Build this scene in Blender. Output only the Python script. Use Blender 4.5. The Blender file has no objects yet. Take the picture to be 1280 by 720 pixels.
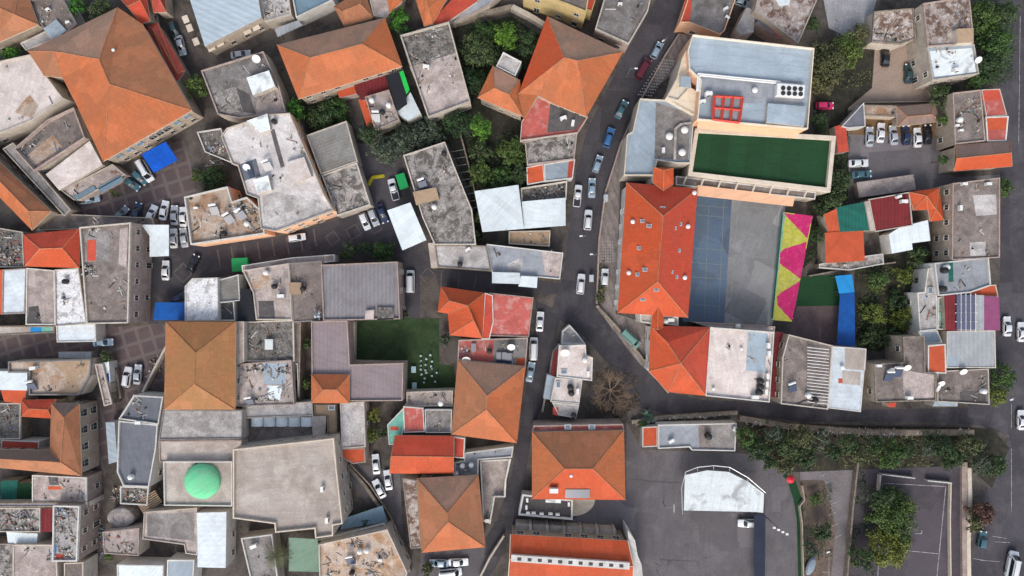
import bpy, bmesh, math, random
import numpy as np
from mathutils import Vector, Matrix
random.seed(7)
scene = bpy.context.scene
COL = scene.collection
H = 150.0; S = 0.19; CX, CY = 640.0, 360.0
R = math.radians

def P(x, y, z=0.0):
    "photo position of a point known to stand at height z -> world point"
    k = S * (H - z) / H
    return Vector(((x - CX) * k, (CY - y) * k, z))

# ------------------------------------------------------------------ materials
MATS = {}
def new_mat(name):
    m = bpy.data.materials.new(name); m.use_nodes = True
    return m, m.node_tree.nodes, m.node_tree.links, m.node_tree.nodes['Principled BSDF']
def c4(c): return (c[0], c[1], c[2], 1.0)
def srgb(r, g, b):
    f = lambda v: (v/255/12.92) if v/255 <= .04045 else ((v/255+.055)/1.055)**2.4
    return (f(r), f(g), f(b))
def noise(N, L, vec, scale, detail=5, rough=.6, lo=.4, hi=.6, dist=0):
    n = N.new('ShaderNodeTexNoise'); n.inputs['Scale'].default_value = scale
    n.inputs['Detail'].default_value = detail; n.inputs['Roughness'].default_value = rough
    n.inputs['Distortion'].default_value = dist
    L.new(vec, n.inputs['Vector'])
    m = N.new('ShaderNodeMapRange'); m.inputs[1].default_value = lo; m.inputs[2].default_value = hi
    L.new(n.outputs[0], m.inputs[0]); return m.outputs[0]
def mix(N, L, fac, a, b, mode='MIX'):
    m = N.new('ShaderNodeMix'); m.data_type = 'RGBA'; m.blend_type = mode
    for s, v in ((0, fac), (6, a), (7, b)):
        if isinstance(v, (int, float)): m.inputs[s].default_value = v
        elif isinstance(v, tuple): m.inputs[s].default_value = c4(v)
        else: L.new(v, m.inputs[s])
    return m.outputs[2]
def mul(N, L, a, f):
    m = N.new('ShaderNodeMath'); m.operation = 'MULTIPLY'; L.new(a, m.inputs[0])
    if isinstance(f, (int, float)): m.inputs[1].default_value = f
    else: L.new(f, m.inputs[1])
    return m.outputs[0]

def conc(name, base, stain=None, amt=.6, s=.25, light=None, lamt=0.0, speck=.35, rib=None, rough=.85, bump=.15, seam=None, cracks=0.0, lo=.42, hi=.62):
    if name in MATS: return MATS[name]
    m, N, L, B = new_mat(name)
    g0 = N.new('ShaderNodeNewGeometry').outputs['Position']; orr = N.new('ShaderNodeObjectInfo').outputs['Random']
    ad = N.new('ShaderNodeVectorMath'); ad.operation='ADD'; L.new(g0, ad.inputs[0]); mo = N.new('ShaderNodeMath'); mo.operation='MULTIPLY'; mo.inputs[1].default_value=90; L.new(orr, mo.inputs[0])
    cx = N.new('ShaderNodeCombineXYZ'); L.new(mo.outputs[0], cx.inputs[0]); L.new(mo.outputs[0], cx.inputs[1]); L.new(cx.outputs[0], ad.inputs[1]); g = ad.outputs[0]
    vr = N.new('ShaderNodeVectorRotate'); vr.rotation_type='Z_AXIS'; L.new(g, vr.inputs['Vector']); L.new(mo.outputs[0], vr.inputs['Angle']); gr = vr.outputs[0]
    if stain is None: stain = tuple(v*.45 for v in base)
    if light is None: light = tuple(min(.85, v*1.7+.04) for v in base)
    col = mix(N, L, mul(N, L, noise(N, L, g, s, 8, .62, lo, hi, .6), amt), base, stain)
    if lamt: col = mix(N, L, mul(N, L, noise(N, L, g, s*1.9, 7, .6, .5, .62, .3), lamt), col, light)
    # wide tonal drift and fine grain
    col = mix(N, L, mul(N, L, noise(N, L, g, .09, 3, .5, .3, .7), .28), col, tuple(v*.7 for v in base))
    # rain streaks and dirt drawn out in one direction
    ms = N.new('ShaderNodeMapping'); ms.inputs['Scale'].default_value=(1.5,.16,1); L.new(gr, ms.inputs[0])
    col = mix(N, L, mul(N, L, noise(N, L, ms.outputs[0], .9, 5, .7, .48, .68), .34), col, tuple(v*.5 for v in base))
    if seam:
        bt = N.new('ShaderNodeTexBrick'); bt.inputs['Scale'].default_value=1; bt.inputs['Brick Width'].default_value=seam[0]; bt.inputs['Row Height'].default_value=seam[1]
        k_ = seam[2]; bt.inputs['Color1'].default_value=(1-k_,)*3+(1,); bt.inputs['Color2'].default_value=(1+k_*.6,)*3+(1,); bt.inputs['Mortar'].default_value=(1-2.2*k_,)*3+(1,); bt.inputs['Mortar Size'].default_value=.035; bt.inputs['Mortar Smooth'].default_value=.6; bt.offset=.37; bt.squash=1.0
        L.new(gr, bt.inputs['Vector']); col = mix(N, L, .9, col, bt.outputs['Color'], 'MULTIPLY')
    if cracks:
        vo = N.new('ShaderNodeTexVoronoi'); vo.feature='DISTANCE_TO_EDGE'; vo.inputs['Scale'].default_value=.16
        wv = N.new('ShaderNodeTexNoise'); wv.inputs['Scale'].default_value=.5; L.new(g, wv.inputs['Vector']); av = N.new('ShaderNodeVectorMath'); av.operation='MULTIPLY_ADD'; av.inputs[1].default_value=(5,5,0)
        L.new(wv.outputs['Color'], av.inputs[0]); L.new(g, av.inputs[2]); L.new(av.outputs[0], vo.inputs['Vector'])
        cr = N.new('ShaderNodeMapRange'); cr.inputs[1].default_value=.012; cr.inputs[2].default_value=.0; L.new(vo.outputs['Distance'], cr.inputs[0])
        msk = mul(N, L, cr.outputs[0], noise(N, L, g, .12, 3, .5, .45, .6)); col = mix(N, L, mul(N, L, msk, cracks), col, tuple(v*.35 for v in base))
        pt = N.new('ShaderNodeTexVoronoi'); pt.distance='CHEBYCHEV'; pt.inputs['Scale'].default_value=.11; L.new(gr, pt.inputs['Vector'])
        sp_ = N.new('ShaderNodeSeparateColor'); L.new(pt.outputs['Color'], sp_.inputs[0]); pm = N.new('ShaderNodeMapRange'); pm.inputs[1].default_value=.72; pm.inputs[2].default_value=.75; L.new(sp_.outputs[0], pm.inputs[0])
        col = mix(N, L, mul(N, L, pm.outputs[0], .4), col, tuple(v*.6 for v in base))
        pm2 = N.new('ShaderNodeMapRange'); pm2.inputs[1].default_value=.25; pm2.inputs[2].default_value=.22; L.new(sp_.outputs[1], pm2.inputs[0])
        col = mix(N, L, mul(N, L, pm2.outputs[0], .3), col, tuple(v*1.5 for v in base))
        ost = noise(N, L, g, .9, 3, .6, .66, .74); col = mix(N, L, mul(N, L, ost, .5), col, tuple(v*.4 for v in base))
    tv = N.new('ShaderNodeMapRange'); tv.inputs[3].default_value=.86; tv.inputs[4].default_value=1.13; L.new(orr, tv.inputs[0]); tc = N.new('ShaderNodeCombineColor')
    for i in range(3): L.new(tv.outputs[0], tc.inputs[i])
    col = mix(N, L, 1.0, col, tc.outputs[0], 'MULTIPLY')
    f = noise(N, L, g, 3.2, 4, .7, .3, .7)
    mm = N.new('ShaderNodeMapRange'); mm.inputs[3].default_value = 1-speck; mm.inputs[4].default_value = 1+speck*.6
    L.new(f, mm.inputs[0])
    cc = N.new('ShaderNodeCombineColor')
    for i in range(3): L.new(mm.outputs[0], cc.inputs[i])
    col = mix(N, L, 1.0, col, cc.outputs[0], 'MULTIPLY')
    if rib:
        sp, ang, depth = rib
        d = N.new('ShaderNodeVectorMath'); d.operation = 'DOT_PRODUCT'
        d.inputs[1].default_value = (math.cos(R(ang))*2*math.pi/sp, math.sin(R(ang))*2*math.pi/sp, 0)
        L.new(g0, d.inputs[0])
        sn = N.new('ShaderNodeMath'); sn.operation = 'SINE'; L.new(d.outputs['Value'], sn.inputs[0])
        mr = N.new('ShaderNodeMapRange'); mr.inputs[1].default_value = .3; mr.inputs[2].default_value = .95; L.new(sn.outputs[0], mr.inputs[0])
        col = mix(N, L, mul(N, L, mr.outputs[0], depth), col, tuple(v*.35 for v in base))
        bp = N.new('ShaderNodeBump'); bp.inputs['Strength'].default_value = min(.5,depth*1.2); bp.inputs['Distance'].default_value = .08
        L.new(sn.outputs[0], bp.inputs['Height']); L.new(bp.outputs[0], B.inputs['Normal'])
    else:
        bp = N.new('ShaderNodeBump'); bp.inputs['Strength'].default_value = bump; bp.inputs['Distance'].default_value = .15
        L.new(f, bp.inputs['Height']); L.new(bp.outputs[0], B.inputs['Normal'])
    L.new(col, B.inputs['Base Color']); B.inputs['Roughness'].default_value = rough
    B.inputs['Specular IOR Level'].default_value = .3
    MATS[name] = m; return m

def plain(name, col, rough=.6, metal=0.0, spec=.4, var=.12):
    if name in MATS: return MATS[name]
    m, N, L, B = new_mat(name)
    g = N.new('ShaderNodeTexCoord').outputs['Object']
    c = mix(N, L, mul(N, L, noise(N, L, g, 2.0, 4, .6, .3, .7), var), tuple(col), tuple(v*.4 for v in col))
    L.new(c, B.inputs['Base Color'])
    B.inputs['Roughness'].default_value = rough; B.inputs['Metallic'].default_value = metal
    B.inputs['Specular IOR Level'].default_value = spec
    MATS[name] = m; return m

def tilemat(name, base, old, amt=.5, moss=(.16,.13,.08), mamt=.3, rough=.62):
    "clay roof tiles laid along the slope: u runs along the eave, v up the slope, both in metres"
    if name in MATS: return MATS[name]
    m, N, L, B = new_mat(name)
    uv = N.new('ShaderNodeUVMap').outputs[0]
    g = N.new('ShaderNodeNewGeometry').outputs['Position']
    mp = N.new('ShaderNodeMapping'); mp.inputs['Scale'].default_value = (.9, .16, 1); L.new(uv, mp.inputs[0])
    big = noise(N, L, g, .16, 5, .6, .42, .6, .5)
    col = mix(N, L, mul(N, L, noise(N, L, mp.outputs[0], 1.1, 6, .65, .35, .68), amt), base, old)
    col = mix(N, L, mul(N, L, noise(N, L, g, .35, 6, .65, .5, .7, .5), mamt), col, moss)
    col = mix(N, L, mul(N, L, big, mamt+.15), col, tuple(v*.5+w*.5 for v,w in zip(old, moss)))
    # single tiles differ a little
    wn = N.new('ShaderNodeTexBrick'); wn.offset = 0.0; wn.inputs['Scale'].default_value = 1.0
    wn.inputs['Color1'].default_value = (.78,.78,.78,1); wn.inputs['Color2'].default_value = (1.12,1.12,1.12,1)
    wn.inputs['Mortar'].default_value = (.5,.5,.5,1); wn.inputs['Mortar Size'].default_value = .03
    wn.inputs['Brick Width'].default_value = .5; wn.inputs['Row Height'].default_value = .75
    L.new(uv, wn.inputs['Vector'])
    col = mix(N, L, .42, col, wn.outputs['Color'], 'MULTIPLY')
    pv = N.new('ShaderNodeTexVoronoi'); pv.distance='CHEBYCHEV'; pv.inputs['Scale'].default_value=.3; L.new(uv, pv.inputs['Vector'])
    ps = N.new('ShaderNodeSeparateColor'); L.new(pv.outputs['Color'], ps.inputs[0]); pm = N.new('ShaderNodeMapRange'); pm.inputs[1].default_value=.8; pm.inputs[2].default_value=.84; L.new(ps.outputs[0], pm.inputs[0])
    col = mix(N, L, mul(N, L, pm.outputs[0], .22), col, tuple(min(1,v*1.35+.02) for v in base))
    col = mix(N, L, mul(N, L, noise(N, L, g, 1.3, 5, .75, .6, .68), .4), col, tuple(v*.45+.02 for v in old))
    f = noise(N, L, g, 2.4, 4, .7, .3, .7)
    col = mix(N, L, mul(N, L, f, .3), col, tuple(v*.55 for v in base))
    sx = N.new('ShaderNodeSeparateXYZ'); L.new(uv, sx.inputs[0])
    mu = N.new('ShaderNodeMath'); mu.operation='MULTIPLY'; mu.inputs[1].default_value = 2*math.pi/.28; L.new(sx.outputs[0], mu.inputs[0])
    sn = N.new('ShaderNodeMath'); sn.operation='SINE'; L.new(mu.outputs[0], sn.inputs[0])
    bp = N.new('ShaderNodeBump'); bp.inputs['Strength'].default_value = .15; bp.inputs['Distance'].default_value = .04
    L.new(sn.outputs[0], bp.inputs['Height']); L.new(bp.outputs[0], B.inputs['Normal'])
    L.new(col, B.inputs['Base Color']); B.inputs['Roughness'].default_value = rough
    B.inputs['Specular IOR Level'].default_value = .15
    MATS[name] = m; return m

def leafmat(name, a, b, dry=None):
    if name in MATS: return MATS[name]
    m, N, L, B = new_mat(name)
    ge = N.new('ShaderNodeNewGeometry')
    n = noise(N, L, ge.outputs['Position'], .45, 4, .6, .35, .65)
    col = mix(N, L, n, a, b)
    oi = N.new('ShaderNodeObjectInfo').outputs['Random']; hs_ = N.new('ShaderNodeHueSaturation'); hr = N.new('ShaderNodeMapRange'); hr.inputs[3].default_value=.47; hr.inputs[4].default_value=.525; L.new(oi, hr.inputs[0]); L.new(hr.outputs[0], hs_.inputs['Hue'])
    hv = N.new('ShaderNodeMapRange'); hv.inputs[3].default_value=1.25; hv.inputs[4].default_value=.85; L.new(oi, hv.inputs[0]); L.new(hv.outputs[0], hs_.inputs['Value']); L.new(col, hs_.inputs['Color']); col = hs_.outputs[0]
    dn = noise(N, L, ge.outputs['Position'], 1.3, 3, .6, .58, .66); col = mix(N, L, mul(N, L, dn, .28), col, (a[0]*1.5+.03, a[1]*1.15+.02, a[2]*1.1))
    rp = N.new('ShaderNodeMapRange'); L.new(ge.outputs['Random Per Island'], rp.inputs[0]); rp.inputs[3].default_value=.72; rp.inputs[4].default_value=1.35
    cc = N.new('ShaderNodeCombineColor')
    for i in range(3): L.new(rp.outputs[0], cc.inputs[i])
    col = mix(N, L, 1.0, col, cc.outputs[0], 'MULTIPLY')
    L.new(col, B.inputs['Base Color']); B.inputs['Roughness'].default_value = .55
    B.inputs['Specular IOR Level'].default_value = .25
    MATS[name] = m; return m

# ------------------------------------------------------------------ mesh helpers
def link(name, verts, faces, mat=None, parent=None, uvs=None, midx=None, smooth=False, origin=None):
    me = bpy.data.meshes.new(name)
    if origin is not None: verts = [(v[0]-origin[0], v[1]-origin[1], v[2]-origin[2]) for v in verts]
    me.from_pydata([tuple(v) for v in verts], [], [tuple(f) for f in faces])
    mats = mat if isinstance(mat, (list, tuple)) else [mat]
    for m in mats:
        if m: me.materials.append(m)
    if midx:
        for p, i in zip(me.polygons, midx): p.material_index = i
    if uvs:
        ul = me.uv_layers.new(name='UVMap')
        k = 0
        for p, fu in zip(me.polygons, uvs):
            for j, li in enumerate(p.loop_indices): ul.data[li].uv = fu[j]
    if smooth:
        for p in me.polygons: p.use_smooth = True
    me.validate(); me.update()
    o = bpy.data.objects.new(name, me); COL.objects.link(o)
    if parent: o.parent = parent
    return o
def tag(o, label=None, cat=None, group=None, kind=None):
    if label: o['label'] = label
    if cat: o['category'] = cat
    if group: o['group'] = group
    if kind: o['kind'] = kind
    return o
def root(name, label, cat, loc=(0,0,0), rz=0, group=None, kind=None):
    o = bpy.data.objects.new(name, None); COL.objects.link(o); o.empty_display_size = .5
    o.location = loc; o.rotation_euler = (0, 0, rz)
    return tag(o, label, cat, group, kind)
class MB:
    def __init__(s): s.v=[]; s.f=[]; s.m=[]
    def box(s, c, d, rz=0, m=0, M=None, taper=1.0):
        i=len(s.v)
        for z in (-1,1):
            t = taper if z==1 else 1
            for x,y in ((-1,-1),(1,-1),(1,1),(-1,1)):
                p=Vector((x*d[0]/2*t,y*d[1]/2*t,z*d[2]/2))
                p.rotate(Matrix.Rotation(rz,3,'Z')) if rz else None
                p=p+Vector(c)
                if M: p=M@p
                s.v.append(p)
        for f in ((3,2,1,0),(4,5,6,7),(0,1,5,4),(1,2,6,5),(2,3,7,6),(3,0,4,7)): s.f.append([i+k for k in f]); s.m.append(m)
    def tube(s, a, b, r0, r1=None, n=8, m=0):
        r1 = r0 if r1 is None else r1
        a=Vector(a); b=Vector(b); d=(b-a)
        if d.length<1e-6: return
        q=d.to_track_quat('Z','Y'); i=len(s.v)
        for p,r in ((a,r0),(b,r1)):
            for k in range(n):
                t=2*math.pi*k/n; s.v.append(p+q@Vector((r*math.cos(t),r*math.sin(t),0)))
        for k in range(n): s.f.append([i+k,i+(k+1)%n,i+n+(k+1)%n,i+n+k]); s.m.append(m)
        s.f.append([i+k for k in range(n)][::-1]); s.m.append(m)
        s.f.append([i+n+k for k in range(n)]); s.m.append(m)
    def prism(s, pts, z0, z1, m=0):
        i=len(s.v); n=len(pts)
        for z in (z0,z1):
            for p in pts: s.v.append(Vector((p[0],p[1],z)))
        for k in range(n): s.f.append([i+k,i+(k+1)%n,i+n+(k+1)%n,i+n+k]); s.m.append(m)
        s.f.append([i+k for k in range(n)][::-1]); s.m.append(m)
        s.f.append([i+n+k for k in range(n)]); s.m.append(m)
    def out(s, name, mat, parent=None, smooth=False, origin=None):
        return link(name, s.v, s.f, mat, parent, midx=s.m if isinstance(mat,(list,tuple)) else None, smooth=smooth, origin=origin)

def area(p):
    return sum(p[i][0]*p[(i+1)%len(p)][1]-p[(i+1)%len(p)][0]*p[i][1] for i in range(len(p)))/2
def ccw(p): return p if area(p) > 0 else p[::-1]
def inset(p, w):
    "polygon (ccw) moved inwards by w"
    n=len(p); out=[]
    for i in range(n):
        a,b,c=Vector(p[i-1][:2]),Vector(p[i][:2]),Vector(p[(i+1)%n][:2])
        d1=(b-a).normalized(); d2=(c-b).normalized()
        n1=Vector((-d1.y,d1.x)); n2=Vector((-d2.y,d2.x))
        q=n1+n2
        if q.length<.2: out.append(b+n1*w); continue
        q.normalize(); k=max(.35,q.dot(n1)); out.append(b+q*(w/k))
    return out
def inside(x,y,p):
    r=False; n=len(p)
    for i in range(n):
        x1,y1=p[i][0],p[i][1]; x2,y2=p[(i+1)%n][0],p[(i+1)%n][1]
        if (y1>y)!=(y2>y) and x<(x2-x1)*(y-y1)/(y2-y1)+x1: r=not r
    return r
def centroid(p):
    n=len(p); return Vector((sum(q[0] for q in p)/n, sum(q[1] for q in p)/n, 0))

def _tri_fill(poly):
    from mathutils.geometry import tessellate_polygon
    return [list(t) for t in tessellate_polygon([[Vector((p[0],p[1],0)) for p in poly]])]
def face_up(poly, tris, off=0):
    r=[]
    for t in tris:
        a,b,c=[poly[i] for i in t]
        s=(b[0]-a[0])*(c[1]-a[1])-(c[0]-a[0])*(b[1]-a[1])
        r.append([off+i for i in (t if s>0 else t[::-1])])
    return r

SHN=[0]
def sheet(name, label, poly, mat, z, cat='ground', kind='structure', thick=0):
    SHN[0]+=1
    if z<.1: z=.006+.0013*SHN[0]
    w=[P(x,y,z) for x,y in poly]; w=ccw(w)
    v=[Vector((p.x,p.y,z)) for p in w]; f=face_up(v,_tri_fill(v))
    if thick:
        n=len(v); v+= [Vector((p.x,p.y,z-thick)) for p in w]
        for k in range(n): f.append([n+k,n+(k+1)%n,(k+1)%n,k])
    o=link(name, v, f, mat); tag(o,label,cat,kind=kind); return o

# ------------------------------------------------------------------ base palette
A = dict(
 cream=conc('limestone_wall',(.46,.38,.3),amt=.45,s=.5,speck=.25),
 pale=conc('pale_plaster_wall',(.52,.46,.39),amt=.4,s=.4,speck=.2),
 bright=conc('bright_cream_stone',(.7,.61,.5),(.5,.42,.33),amt=.45,s=.5,speck=.15),
 trim=conc('pale_coping_stone',(.58,.52,.45),(.34,.3,.25),amt=.5,s=.7,speck=.25),
 pink=conc('pinkish_stone_wall',(.42,.33,.29),amt=.5,s=.6,speck=.25),
 white=conc('white_plaster_wall',(.66,.64,.6),amt=.35,s=.4,speck=.15),
 yellow=conc('yellow_plaster_wall',(.55,.42,.2),amt=.4,s=.4,speck=.2),
 peach=conc('peach_plaster_wall',(.78,.47,.3),(.62,.33,.2),amt=.35,s=.3,speck=.1),
 grey=conc('grey_render_wall',(.26,.24,.23),amt=.5,s=.4,speck=.3),
 stone=conc('old_stone_wall',(.3,.25,.2),amt=.7,s=.8,speck=.5),
 dark=conc('dark_render_wall',(.12,.11,.11),amt=.5,s=.4),
)
F = dict(
 G=conc('grey_screed_roof',(.27,.25,.24),(.11,.1,.09),amt=.8,s=.22,lamt=.25,seam=(6,2.6,.1)),
 LG=conc('light_screed_roof',(.48,.455,.44),(.22,.2,.185),amt=.7,s=.25,lamt=.3,seam=(5,2.2,.08)),
 PK=conc('pinkish_concrete_roof',(.46,.39,.36),(.22,.175,.15),amt=.75,s=.2,lamt=.3,seam=(7,3.1,.1)),
 PL=conc('pale_pink_concrete_roof',(.66,.58,.54),(.38,.31,.27),amt=.65,s=.2,lamt=.3,speck=.2,seam=(6,2.4,.07)),
 BE=conc('beige_concrete_roof',(.52,.45,.4),(.3,.24,.2),amt=.65,s=.14,lamt=.25,speck=.22,seam=(2.6,2.6,.06)),
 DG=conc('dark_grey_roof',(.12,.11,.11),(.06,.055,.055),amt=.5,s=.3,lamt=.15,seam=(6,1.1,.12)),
 BR=conc('brown_grey_roof',(.24,.2,.18),(.11,.09,.08),amt=.75,s=.25,lamt=.3,seam=(9,1.1,.1)),
 MT=conc('mottled_old_concrete',(.34,.31,.29),(.07,.065,.055),amt=.9,s=.42,lamt=.45,speck=.6,lo=.46,hi=.56,seam=(5,3.5,.1)),
 MD=conc('dark_mottled_gravel',(.2,.185,.17),(.05,.045,.04),amt=.9,s=.7,lamt=.4,speck=.8),
 MW=conc('peeling_white_roof',(.78,.78,.79),(.2,.18,.17),amt=.7,s=.6,speck=.4,lo=.52,hi=.62),
 MR=conc('rust_blotched_roof',(.4,.33,.29),(.13,.065,.04),amt=.95,s=.45,light=(.7,.68,.66),lamt=.6,speck=.4,lo=.46,hi=.55),
 RU=conc('ochre_stained_roof',(.46,.37,.3),(.33,.16,.06),amt=.8,s=.3,lamt=.3,lo=.46,hi=.6,seam=(5,3.0,.1)),
 LGP=conc('whitish_concrete_roof',(.62,.585,.57),(.36,.32,.3),amt=.65,s=.2,lamt=.3,speck=.25,seam=(6,2.6,.07)),
 W=conc('white_sheet_roof',(.74,.81,.83),(.56,.62,.64),amt=.4,s=.16,speck=.1,rough=.5,seam=(9,1.5,.08)),
 WD=conc('white_sheet_with_soot',(.76,.82,.82),(.25,.24,.24),amt=.75,s=.26,speck=.15,lo=.54,hi=.66,seam=(30,1.15,.05)),
 BL=conc('blue_grey_coated_roof',(.33,.4,.46),(.24,.26,.28),amt=.4,s=.12,lamt=.2,speck=.12,rough=.6,seam=(9,3.4,.05)),
 BG=conc('grey_coated_roof',(.3,.32,.35),(.17,.17,.18),amt=.5,s=.2,speck=.15,lamt=.15,seam=(8,1.2,.09)),
 RB=conc('ribbed_grey_sheet',(.24,.225,.24),(.13,.12,.12),amt=.55,s=.16,speck=.15,rib=(.9,0,.3)),
 RL=conc('ribbed_light_blue_sheet',(.42,.5,.56),(.3,.34,.36),amt=.4,s=.2,speck=.12,rib=(1.3,65,.15),rough=.45),
 RV=conc('ribbed_silver_sheet',(.36,.38,.4),(.22,.22,.21),amt=.45,s=.2,speck=.12,rib=(1.0,0,.18),rough=.45),
 RW=conc('ribbed_white_sheet',(.66,.73,.78),(.4,.4,.38),amt=.4,s=.3,speck=.12,rib=(1.1,90,.06),rough=.5,seam=(8,1.15,.07)),
 RM=conc('ribbed_mauve_sheet',(.25,.205,.215),(.18,.14,.135),amt=.4,s=.16,speck=.12,rib=(.9,0,.12)),
 RG=conc('ribbed_fibre_cement',(.24,.235,.22),(.13,.11,.09),amt=.55,s=.25,speck=.25,rib=(.7,-70,.12)),
 RED=conc('red_painted_roof',(.56,.085,.05),(.34,.06,.045),amt=.4,s=.3,lamt=.1,speck=.15,seam=(8,1.1,.08)),
 RPK=conc('worn_red_membrane',(.5,.12,.1),(.36,.085,.07),amt=.5,s=.25,light=(.6,.4,.36),lamt=.5,speck=.15,seam=(7,1.2,.1)),
 MAR=conc('maroon_sheet_roof',(.2,.025,.03),(.1,.02,.02),amt=.4,s=.3,speck=.15,rib=(.8,0,.3),seam=(8,1.1,.14)),
 MAG=conc('purple_sheet_roof',(.26,.07,.16),(.16,.04,.09),amt=.4,s=.4,speck=.12),
 GRN=conc('green_sheet_roof',(.015,.13,.1),(.01,.07,.055),amt=.4,s=.3,speck=.1,rib=(.8,0,.25),seam=(8,1.1,.14)),
 SAGE=conc('sage_shade_cloth',(.2,.3,.22),(.14,.2,.15),amt=.3,s=.4,speck=.1),
 BLACK=conc('black_shade_cloth',(.018,.02,.026),amt=.3,s=.4,speck=.2),
 NAVY=conc('navy_shade_cloth',(.022,.03,.055),amt=.3,s=.4,speck=.15,seam=(6,2.5,.15)),
 BLUE=conc('blue_tarpaulin',(.005,.11,.6),(.004,.07,.42),amt=.5,s=.6,speck=.12,rough=.45,seam=(3.2,2.4,.14)),
 BLU2=conc('dark_blue_sheet',(.005,.09,.36),(.004,.06,.24),amt=.5,s=.4,speck=.1,rough=.5,seam=(3,1.2,.12)),
 SKY=conc('sky_blue_sheet',(.02,.27,.62),(.01,.2,.5),amt=.4,s=.4,speck=.1,rough=.5,seam=(3,1.2,.1)),
 TUR=conc('turquoise_painted_roof',(.2,.5,.4),(.12,.3,.24),amt=.4,s=.5,speck=.15,seam=(5,3.0,.08)),
 TEAL=conc('faded_blue_awning',(.16,.24,.3),(.1,.15,.18),amt=.4,s=.5,speck=.15),
 SLA=conc('slate_grey_roof',(.15,.16,.185),(.09,.095,.105),amt=.4,s=.3,speck=.15,seam=(8,1.1,.08)),
 GRS=conc('green_turf_deck',(.014,.058,.022),(.01,.038,.016),amt=.5,s=.15,speck=.25,rough=.95,seam=(40,4.1,.12)),
 LIME=conc('lime_green_cloth',(.02,.55,.08),amt=.2,s=.5,speck=.1),
 PEA=conc('peach_awning_sheet',(.8,.47,.3),(.66,.36,.22),amt=.35,s=.3,speck=.08),
 CR=conc('bright_cream_roof',(.72,.63,.5),(.55,.45,.34),amt=.4,s=.3,speck=.1),
 TAN=conc('tan_board',(.42,.3,.2),(.3,.2,.12),amt=.5,s=.6,speck=.2),
 ORP=conc('orange_painted_roof',(.56,.1,.04),(.4,.08,.035),amt=.4,s=.3,speck=.12,seam=(9,1.1,.08)),
 PUR=conc('pale_violet_strip',(.4,.38,.45),amt=.5,s=.5),
)
T = dict(
 new=tilemat('new_red_orange_tiles',(.54,.088,.03),(.43,.075,.03),.5,mamt=.1),
 red=tilemat('red_tiles',(.54,.075,.04),(.43,.065,.04),.5,mamt=.1),
 org=tilemat('orange_clay_tiles',(.5,.148,.058),(.39,.12,.05),.6,mamt=.22),
 old=tilemat('weathered_clay_tiles',(.42,.165,.08),(.33,.145,.08),.7,mamt=.3),
 och=tilemat('ochre_clay_tiles',(.42,.175,.075),(.32,.155,.075),.6,moss=(.24,.19,.06),mamt=.35),
 lic=tilemat('lichen_covered_clay_tiles',(.44,.245,.165),(.33,.215,.155),.7,moss=(.2,.17,.13),mamt=.5),  # greyer brown tiles, used only on north-facing slopes of some orange roofs
 gry=tilemat('brown_grey_tiles',(.26,.18,.155),(.2,.14,.12),.6,mamt=.3),
 mar=tilemat('dark_red_tiles',(.42,.07,.05),(.3,.06,.05),.6,mamt=.1),
)
glass=plain('window_glass',(.03,.04,.05),.15,spec=.6)
cream_trim=plain('cream_trim',(.62,.54,.42)); white_p=plain('white_paint',(.72,.72,.7),.5)
grey_metal=plain('grey_metal',(.25,.26,.27),.45,.5); dark_metal=plain('dark_metal',(.04,.04,.045),.5,.3)
blue_shutter=plain('blue_shutter_paint',(.12,.26,.42)); solar_glass=plain('solar_panel_glass',(.02,.035,.08),.25,spec=.6)
black_plastic=plain('black_plastic',(.018,.018,.02),.5); wood=plain('weathered_wood',(.2,.13,.08),.8)
steel=plain('bright_steel',(.6,.62,.63),.4,.5)

# ------------------------------------------------------------------ windows
_win = {}
def win_mesh(kind):
    if kind in _win: return _win[kind]
    w,h = {'plain':(1.1,1.35),'shutter':(1.1,1.45),'arch':(1.7,2.3),'door':(1.2,2.2)}[kind]
    pm=MB()
    if kind=='arch':
        pts=[(-w/2,0)]+[(w/2*math.cos(t),h-w/2+w/2*math.sin(t)) for t in [math.pi*(1-k/8) for k in range(9)]]+[(w/2,0)]
        pts=[(a,b-h/2) for a,b in pts]
    else: pts=[(-w/2,-h/2),(w/2,-h/2),(w/2,h/2),(-w/2,h/2)][::-1]
    # x along the wall, y = outwards, z up
    n=len(pts)
    vs=[(x,.03,z) for x,z in pts]
    gl=(vs,[list(range(n))])
    fr=MB(); t=.11
    if kind!='arch':
        for c,d in (((-w/2-t/2,.05,0),(t,.14,h+2*t)),((w/2+t/2,.05,0),(t,.14,h+2*t)),((0,.05,h/2+t/2),(w,.14,t)),((0,.09,-h/2-t/2),(w,.24,t)),((0,.045,0),(.07,.06,h))): fr.box(c,d)
    else:
        for i in range(n-1):
            a,b=pts[i],pts[i+1]; fr.tube((a[0],.06,a[1]),(b[0],.06,b[1]),.1,n=6)
        fr.box((0,.05,-h/2-.07),(w+.3,.2,.14)); fr.box((0,.045,0),(.07,.06,h-.3)); fr.box((0,.045,.2),(w-.1,.06,.07))
    _win[kind]=(gl,fr); return _win[kind]
_wmesh={}
ALLWIN=[]
def place_window(parent, o, kind, pos, ang, frame=None, pane=glass):
    frame=frame or A['trim']
    key=(kind,frame.name,pane.name)
    if key not in _wmesh:
        gl,fr=win_mesh(kind)
        g=link('window',gl[0],gl[1],pane); f=fr.out('frame',frame)
        _wmesh[key]=(g.data,f.data)
        bpy.data.objects.remove(g); bpy.data.objects.remove(f)
    gm,fm=_wmesh[key]
    w=bpy.data.objects.new('window' if kind!='door' else 'door',gm); COL.objects.link(w)
    f=bpy.data.objects.new('frame',fm); COL.objects.link(f)
    w.parent=parent; w.location=pos-Vector(parent.location); w.rotation_euler=(0,0,ang); f.parent=w
    ALLWIN.append((w,Vector(pos),ang))
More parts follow.
